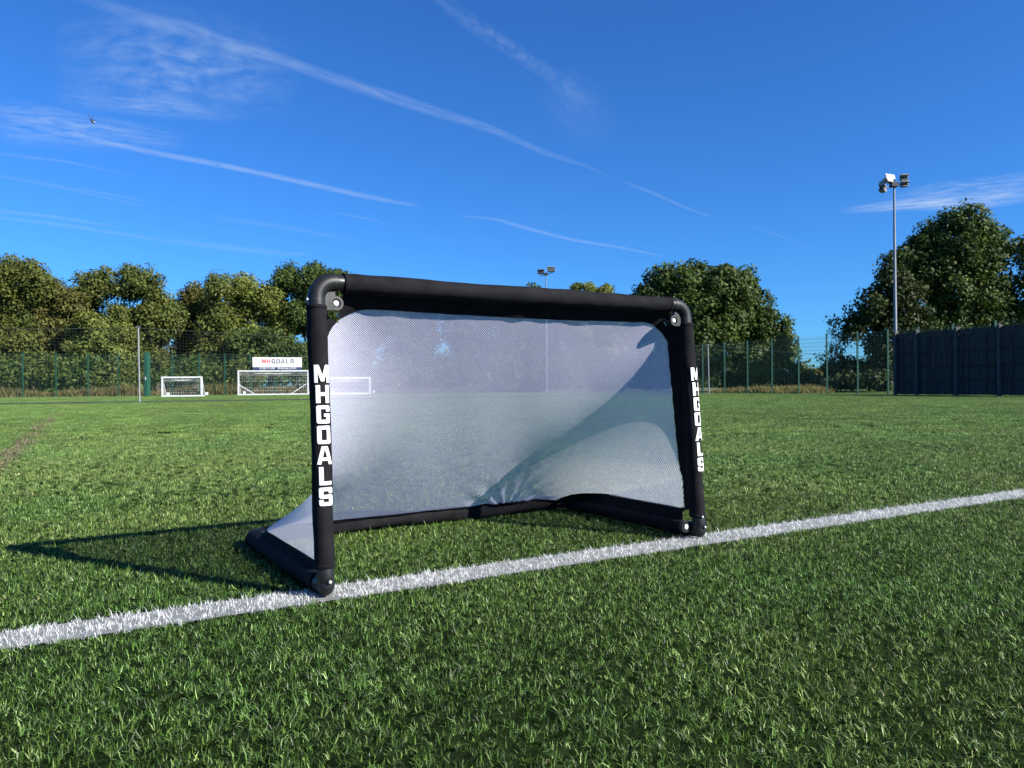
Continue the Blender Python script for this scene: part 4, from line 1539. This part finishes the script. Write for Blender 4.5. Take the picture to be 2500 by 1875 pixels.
# ------------------------------------------------------------------ helicopter
hc = at(226, 296, 900.0)
heli = empty('helicopter', hc, R(35), 'tiny dark helicopter flying high on the left below the wispy cloud', 'helicopter')
mb = MB(); mb.ball((0, 0, 0), 2.4, 1.5, 1.6, 12, 8); mb.ball((1.2, 0, -0.5), 1.9, 1.2, 1.1, 12, 8)
hb = mb.build('fuselage', M_dark, heli, True)
mb = MB(); mb.ball((1.5, -0.45, 0.1), 1.1, 1.0, 0.8, 10, 6); mb.build('cockpit_glass', M_board, heli, True)
mb = MB(); mb.tube([(-1.6, 0, .2), (-7.0, 0, .6)], [.55, .18], 8); mb.build('tail_boom', M_dark, heli, True)
mb = MB(); mb.hexa([(-7.2, -.08, .4), (-6.4, -.08, .4), (-6.9, -.08, 2.0), (-7.5, -.08, 2.0), (-7.2, .08, .4), (-6.4, .08, .4), (-6.9, .08, 2.0), (-7.5, .08, 2.0)]); mb.build('tail_fin', M_dark, heli)
mb = MB(); mb.tube([(0, 0, 1.4), (0, 0, 2.3)], .18, 8); mb.build('rotor_mast', M_dark, heli)
for ang in (28, 118, 208, 298):
    mb = MB()
    q = Vector((math.cos(R(ang)), math.sin(R(ang)), 0.06))
    mb.bar(q * .3 + Vector((0, 0, 2.3)), q * 5.2 + Vector((0, 0, 2.3)), .32, .08)
    mb.build('rotor_blade', M_dark, heli)
heli.rotation_euler = (R(-18), R(38), R(60))


# ------------------------------------------------------------------ contrails and thin cloud, real sheets at cruising height
def mat_vapour(name, kind, strength, nscale, stretch, thresh=(0.35, 0.75), seed=0.0):
    m = bpy.data.materials.new(name)
    m.use_nodes = True
    t = m.node_tree
    t.nodes.clear()
    out = t.nodes.new('ShaderNodeOutputMaterial')
    tc = t.nodes.new('ShaderNodeUVMap')
    sp = t.nodes.new('ShaderNodeSeparateXYZ')
    t.links.new(tc.outputs[0], sp.inputs[0])

    def mth(op, a, b=None, clamp=False):
        n = t.nodes.new('ShaderNodeMath')
        n.operation = op
        n.use_clamp = clamp
        for i, x in enumerate((a, b)):
            if x is None: continue
            if isinstance(x, (int, float)): n.inputs[i].default_value = x
            else: t.links.new(x, n.inputs[i])
        return n.outputs[0]
    # across: 1 in the middle, 0 at the edges
    u, v = sp.outputs[0], sp.outputs[1]
    cv = mth('MULTIPLY', mth('MULTIPLY', v, mth('SUBTRACT', 1.0, v)), 4.0, True)
    cu = mth('MULTIPLY', mth('MULTIPLY', u, mth('SUBTRACT', 1.0, u)), 4.0, True)
    mp = t.nodes.new('ShaderNodeMapping')
    mp.inputs['Scale'].default_value = stretch
    mp.inputs['Location'].default_value = (seed, seed * 1.7, seed)
    t.links.new(tc.outputs[0], mp.inputs[0])
    n = t.nodes.new('ShaderNodeTexNoise')
    n.inputs['Scale'].default_value = nscale
    n.inputs['Detail'].default_value = 7 if kind == 'cloud' else 3
    n.inputs['Roughness'].default_value = 0.6 if kind == 'cloud' else 0.45
    n.inputs['Distortion'].default_value = 0.25 if kind == 'cloud' else 0.2
    t.links.new(mp.outputs[0], n.inputs['Vector'])
    mr = t.nodes.new('ShaderNodeMapRange')
    mr.inputs['From Min'].default_value = thresh[0]
    mr.inputs['From Max'].default_value = thresh[1]
    mr.interpolation_type = 'SMOOTHSTEP'
    t.links.new(n.outputs[0], mr.inputs['Value'])
    if kind == 'cloud':
        mask = mth('POWER', mth('MULTIPLY', cu, cv), 1.3)
        n2 = t.nodes.new('ShaderNodeTexNoise')
        n2.inputs['Scale'].default_value = 2.2
        n2.inputs['Detail'].default_value = 3
        t.links.new(mp.outputs[0], n2.inputs['Vector'])
        mask = mth('MULTIPLY', mask, mth('MULTIPLY', n2.outputs[0], 1.7))
    else:
        mask = mth('MULTIPLY', mth('POWER', cv, 1.5), mth('POWER', cu, 0.45))
    al = mth('MULTIPLY', mth('MULTIPLY', mask, mr.outputs[0]), strength * (0.42 if kind == 'cloud' else 0.34), True)
    tr = t.nodes.new('ShaderNodeBsdfTransparent')
    df = t.nodes.new('ShaderNodeBsdfDiffuse')
    df.inputs[0].default_value = (0.355, 0.415, 0.45, 1)
    tl = t.nodes.new('ShaderNodeBsdfTranslucent')
    tl.inputs[0].default_value = (0.355, 0.415, 0.45, 1)
    ad = t.nodes.new('ShaderNodeAddShader')
    t.links.new(df.outputs[0], ad.inputs[0]); t.links.new(tl.outputs[0], ad.inputs[1])
    ms = t.nodes.new('ShaderNodeMixShader')
    t.links.new(al, ms.inputs[0])
    t.links.new(tr.outputs[0], ms.inputs[1]); t.links.new(ad.outputs[0], ms.inputs[2])
    t.links.new(ms.outputs[0], out.inputs[0])
    return m


def ribbon(pts, widths, alt, strength, label, seed, kind='trail', nsc=3.0, stretch=(6, 1, 1), thresh=(0.05, 0.80), name='contrail', cat='contrail', group='aircraft trails across the sky'):
    n = len(pts)
    V, F, UV = [], [], []
    ncross = 4
    cum = [0]
    for i in range(1, n): cum.append(cum[-1] + math.hypot(pts[i][0] - pts[i - 1][0], pts[i][1] - pts[i - 1][1]))
    sub = []
    for i in range(n - 1):
        for k in range(6):
            f = k / 6
            # catmull-rom through the sighted points
            p0, p1, p2, p3 = pts[max(i - 1, 0)], pts[i], pts[i + 1], pts[min(i + 2, n - 1)]
            q = [0.5 * ((2 * p1[a]) + (-p0[a] + p2[a]) * f + (2 * p0[a] - 5 * p1[a] + 4 * p2[a] - p3[a]) * f * f + (-p0[a] + 3 * p1[a] - 3 * p2[a] + p3[a]) * f ** 3) for a in (0, 1)]
            w = (widths[i] * (1 - f) + widths[i + 1] * f) * (0.72 if kind == 'trail' else 1.0)
            sub.append((q[0], q[1], w, (cum[i] * (1 - f) + cum[i + 1] * f) / cum[-1]))
    sub.append((pts[-1][0], pts[-1][1], widths[-1], 1.0))
    m = len(sub)
    for i, (x, y, w, s) in enumerate(sub):
        a, b = sub[max(i - 1, 0)], sub[min(i + 1, m - 1)]
        dx, dy = b[0] - a[0], b[1] - a[1]
        l = math.hypot(dx, dy)
        nx_, ny_ = -dy / l, dx / l
        for j in range(ncross + 1):
            f = j / ncross - .5
            V.append(tuple(high(x + nx_ * w * f * 2, y + ny_ * w * f * 2, alt)))
            UV.append((s, j / ncross))
    for i in range(m - 1):
        for j in range(ncross):
            q = i * (ncross + 1) + j
            F.append((q, q + 1, q + ncross + 2, q + ncross + 1))
    o0 = Vector(V[len(V) // 2])
    me = bpy.data.meshes.new(name)
    me.from_pydata([tuple(Vector(v) - o0) for v in V], [], F)
    uvl = me.uv_layers.new(name='UVMap')
    for lp in me.loops: uvl.data[lp.index].uv = UV[lp.vertex_index]
    o = link(name, me, mat_vapour('vapour', kind, strength, nsc, stretch, thresh, seed))
    o.location = o0
    return tag(o, label, cat, group)


ribbon([(150, -30), (347, 43), (450, 72), (542, 103), (678, 143), (814, 192), (949, 235), (1085, 279), (1200, 316), (1285, 353), (1352, 380), (1420, 401), (1485, 430)],
       [34, 30, 34, 30, 24, 26, 26, 22, 17, 13, 12, 9, 5], 9000, 0.62, 'long broad aircraft trail slanting from the top left towards the middle', 1)
ribbon([(1520, 442), (1560, 458), (1610, 478), (1640, 492), (1685, 511), (1753, 534)], [4, 7, 8, 6, 5, 3], 9010, 0.50, 'short thin trail segment carrying on right of the long broad one', 2)
ribbon([(1815, 544), (1895, 573), (1983, 605)], [3, 5, 3], 9020, 0.22, 'very faint last stretch of trail above the right trees', 3)
ribbon([(170, 325), (260, 347), (380, 374), (488, 393), (597, 415), (705, 438), (814, 462), (922, 485), (1022, 503)], [10, 12, 13, 12, 12, 12, 12, 11, 6], 9030, 0.80, 'bright narrow trail running from the left cloud to above the far trees', 4, thresh=(0.0, 0.6))
ribbon([(1120, 527), (1190, 533), (1224, 539), (1271, 553), (1339, 571), (1407, 587), (1508, 603), (1620, 626)], [4, 5, 6, 8, 8, 7, 6, 4], 9040, 0.55, 'thin kinked trail low above the middle of the crossbar', 5, thresh=(0.0, 0.6))
ribbon([(1050, -25), (1136, 45), (1237, 113), (1305, 158), (1380, 208), (1430, 262)], [26, 36, 34, 32, 40, 40], 9050, 0.36, 'soft fading trail dropping from the top edge right of centre', 6, thresh=(0.2, 0.8))
ribbon([(1340, 190), (1410, 260), (1490, 345)], [70, 90, 60], 9060, 0.16, 'faint veil of cloud below the fading trail at the top', 7, kind='cloud', nsc=3, stretch=(2, 3, 1), name='cloud', cat='cloud', group='wisps of thin cloud')
ribbon([(120, 150), (330, 140), (520, 165), (740, 195)], [120, 150, 150, 100], 8000, 0.72, 'large wispy cirrus patch high on the left crossed by the long trail', 8, kind='cloud', nsc=6, stretch=(1.5, 1.6, 1), thresh=(0.28, 0.80), name='cloud', cat='cloud', group='wisps of thin cloud')
ribbon([(120, 230), (280, 252), (420, 262), (600, 285)], [26, 30, 30, 20], 8010, 0.50, 'flat streak of cloud along the lower side of the large cirrus patch', 9, kind='cloud', nsc=3, stretch=(2.5, 3, 1), thresh=(0.25, 0.7), name='cloud', cat='cloud', group='wisps of thin cloud')
ribbon([(-120, 290), (60, 300), (250, 325), (470, 345)], [60, 62, 50, 24], 8020, 0.78, 'streaky cirrus at the left edge around the helicopter', 10, kind='cloud', nsc=4, stretch=(1.8, 2.4, 1), thresh=(0.28, 0.70), name='cloud', cat='cloud', group='wisps of thin cloud')
ribbon([(2040, 516), (2180, 503), (2303, 494), (2412, 488), (2560, 462)], [8, 16, 22, 24, 26], 8030, 1.6, 'bright flat wisp of cloud behind the tall floodlight mast', 11, kind='cloud', nsc=3, stretch=(2.5, 2.5, 1), thresh=(0.25, 0.62), name='cloud', cat='cloud', group='wisps of thin cloud')
ribbon([(2150, 490), (2300, 466), (2420, 456), (2600, 430)], [14, 26, 30, 30], 8040, 0.9, 'fainter cloud streak above the bright wisp on the right', 12, kind='cloud', nsc=3, stretch=(2.5, 3.5, 1), thresh=(0.3, 0.7), name='cloud', cat='cloud', group='wisps of thin cloud')
faint = [([(-40, 512), (120, 528), (293, 555)], [9, 9, 4], .34, 'upper of two close faint streaks low on the left'),
         ([(-40, 528), (160, 550), (370, 583), (430, 592)], [6, 9, 8, 4], .32, 'lower of two close faint streaks low on the left'),
         ([(410, 586), (520, 600), (660, 616), (760, 622)], [10, 15, 12, 5], .30, 'pale smear of trail just above the left trees'),
         ([(520, 530), (700, 556), (880, 590)], [10, 12, 5], .20, 'faint broad streak left of the crossbar above the trees'),
         ([(-40, 424), (60, 440), (200, 468), (360, 506)], [7, 8, 9, 4], .26, 'faint streak ending under the bright narrow trail on the left'),
         ([(180, 459), (270, 474), (350, 491)], [3, 4, 3], .42, 'tiny crisp dash of trail in the lower left sky'),
         ([(-40, 370), (90, 386), (179, 398), (325, 430)], [6, 7, 5, 3], .34, 'thin trail at the left edge below the streaky cirrus'),
         ([(810, 518), (880, 530), (945, 546)], [3, 5, 3], .28, 'small faint dash beneath the end of the bright trail')]
for i, (p, w, s, lb) in enumerate(faint):
    ribbon(p, w, 9100 + i * 10, s, lb, 20 + i, thresh=(0.2, 0.6))
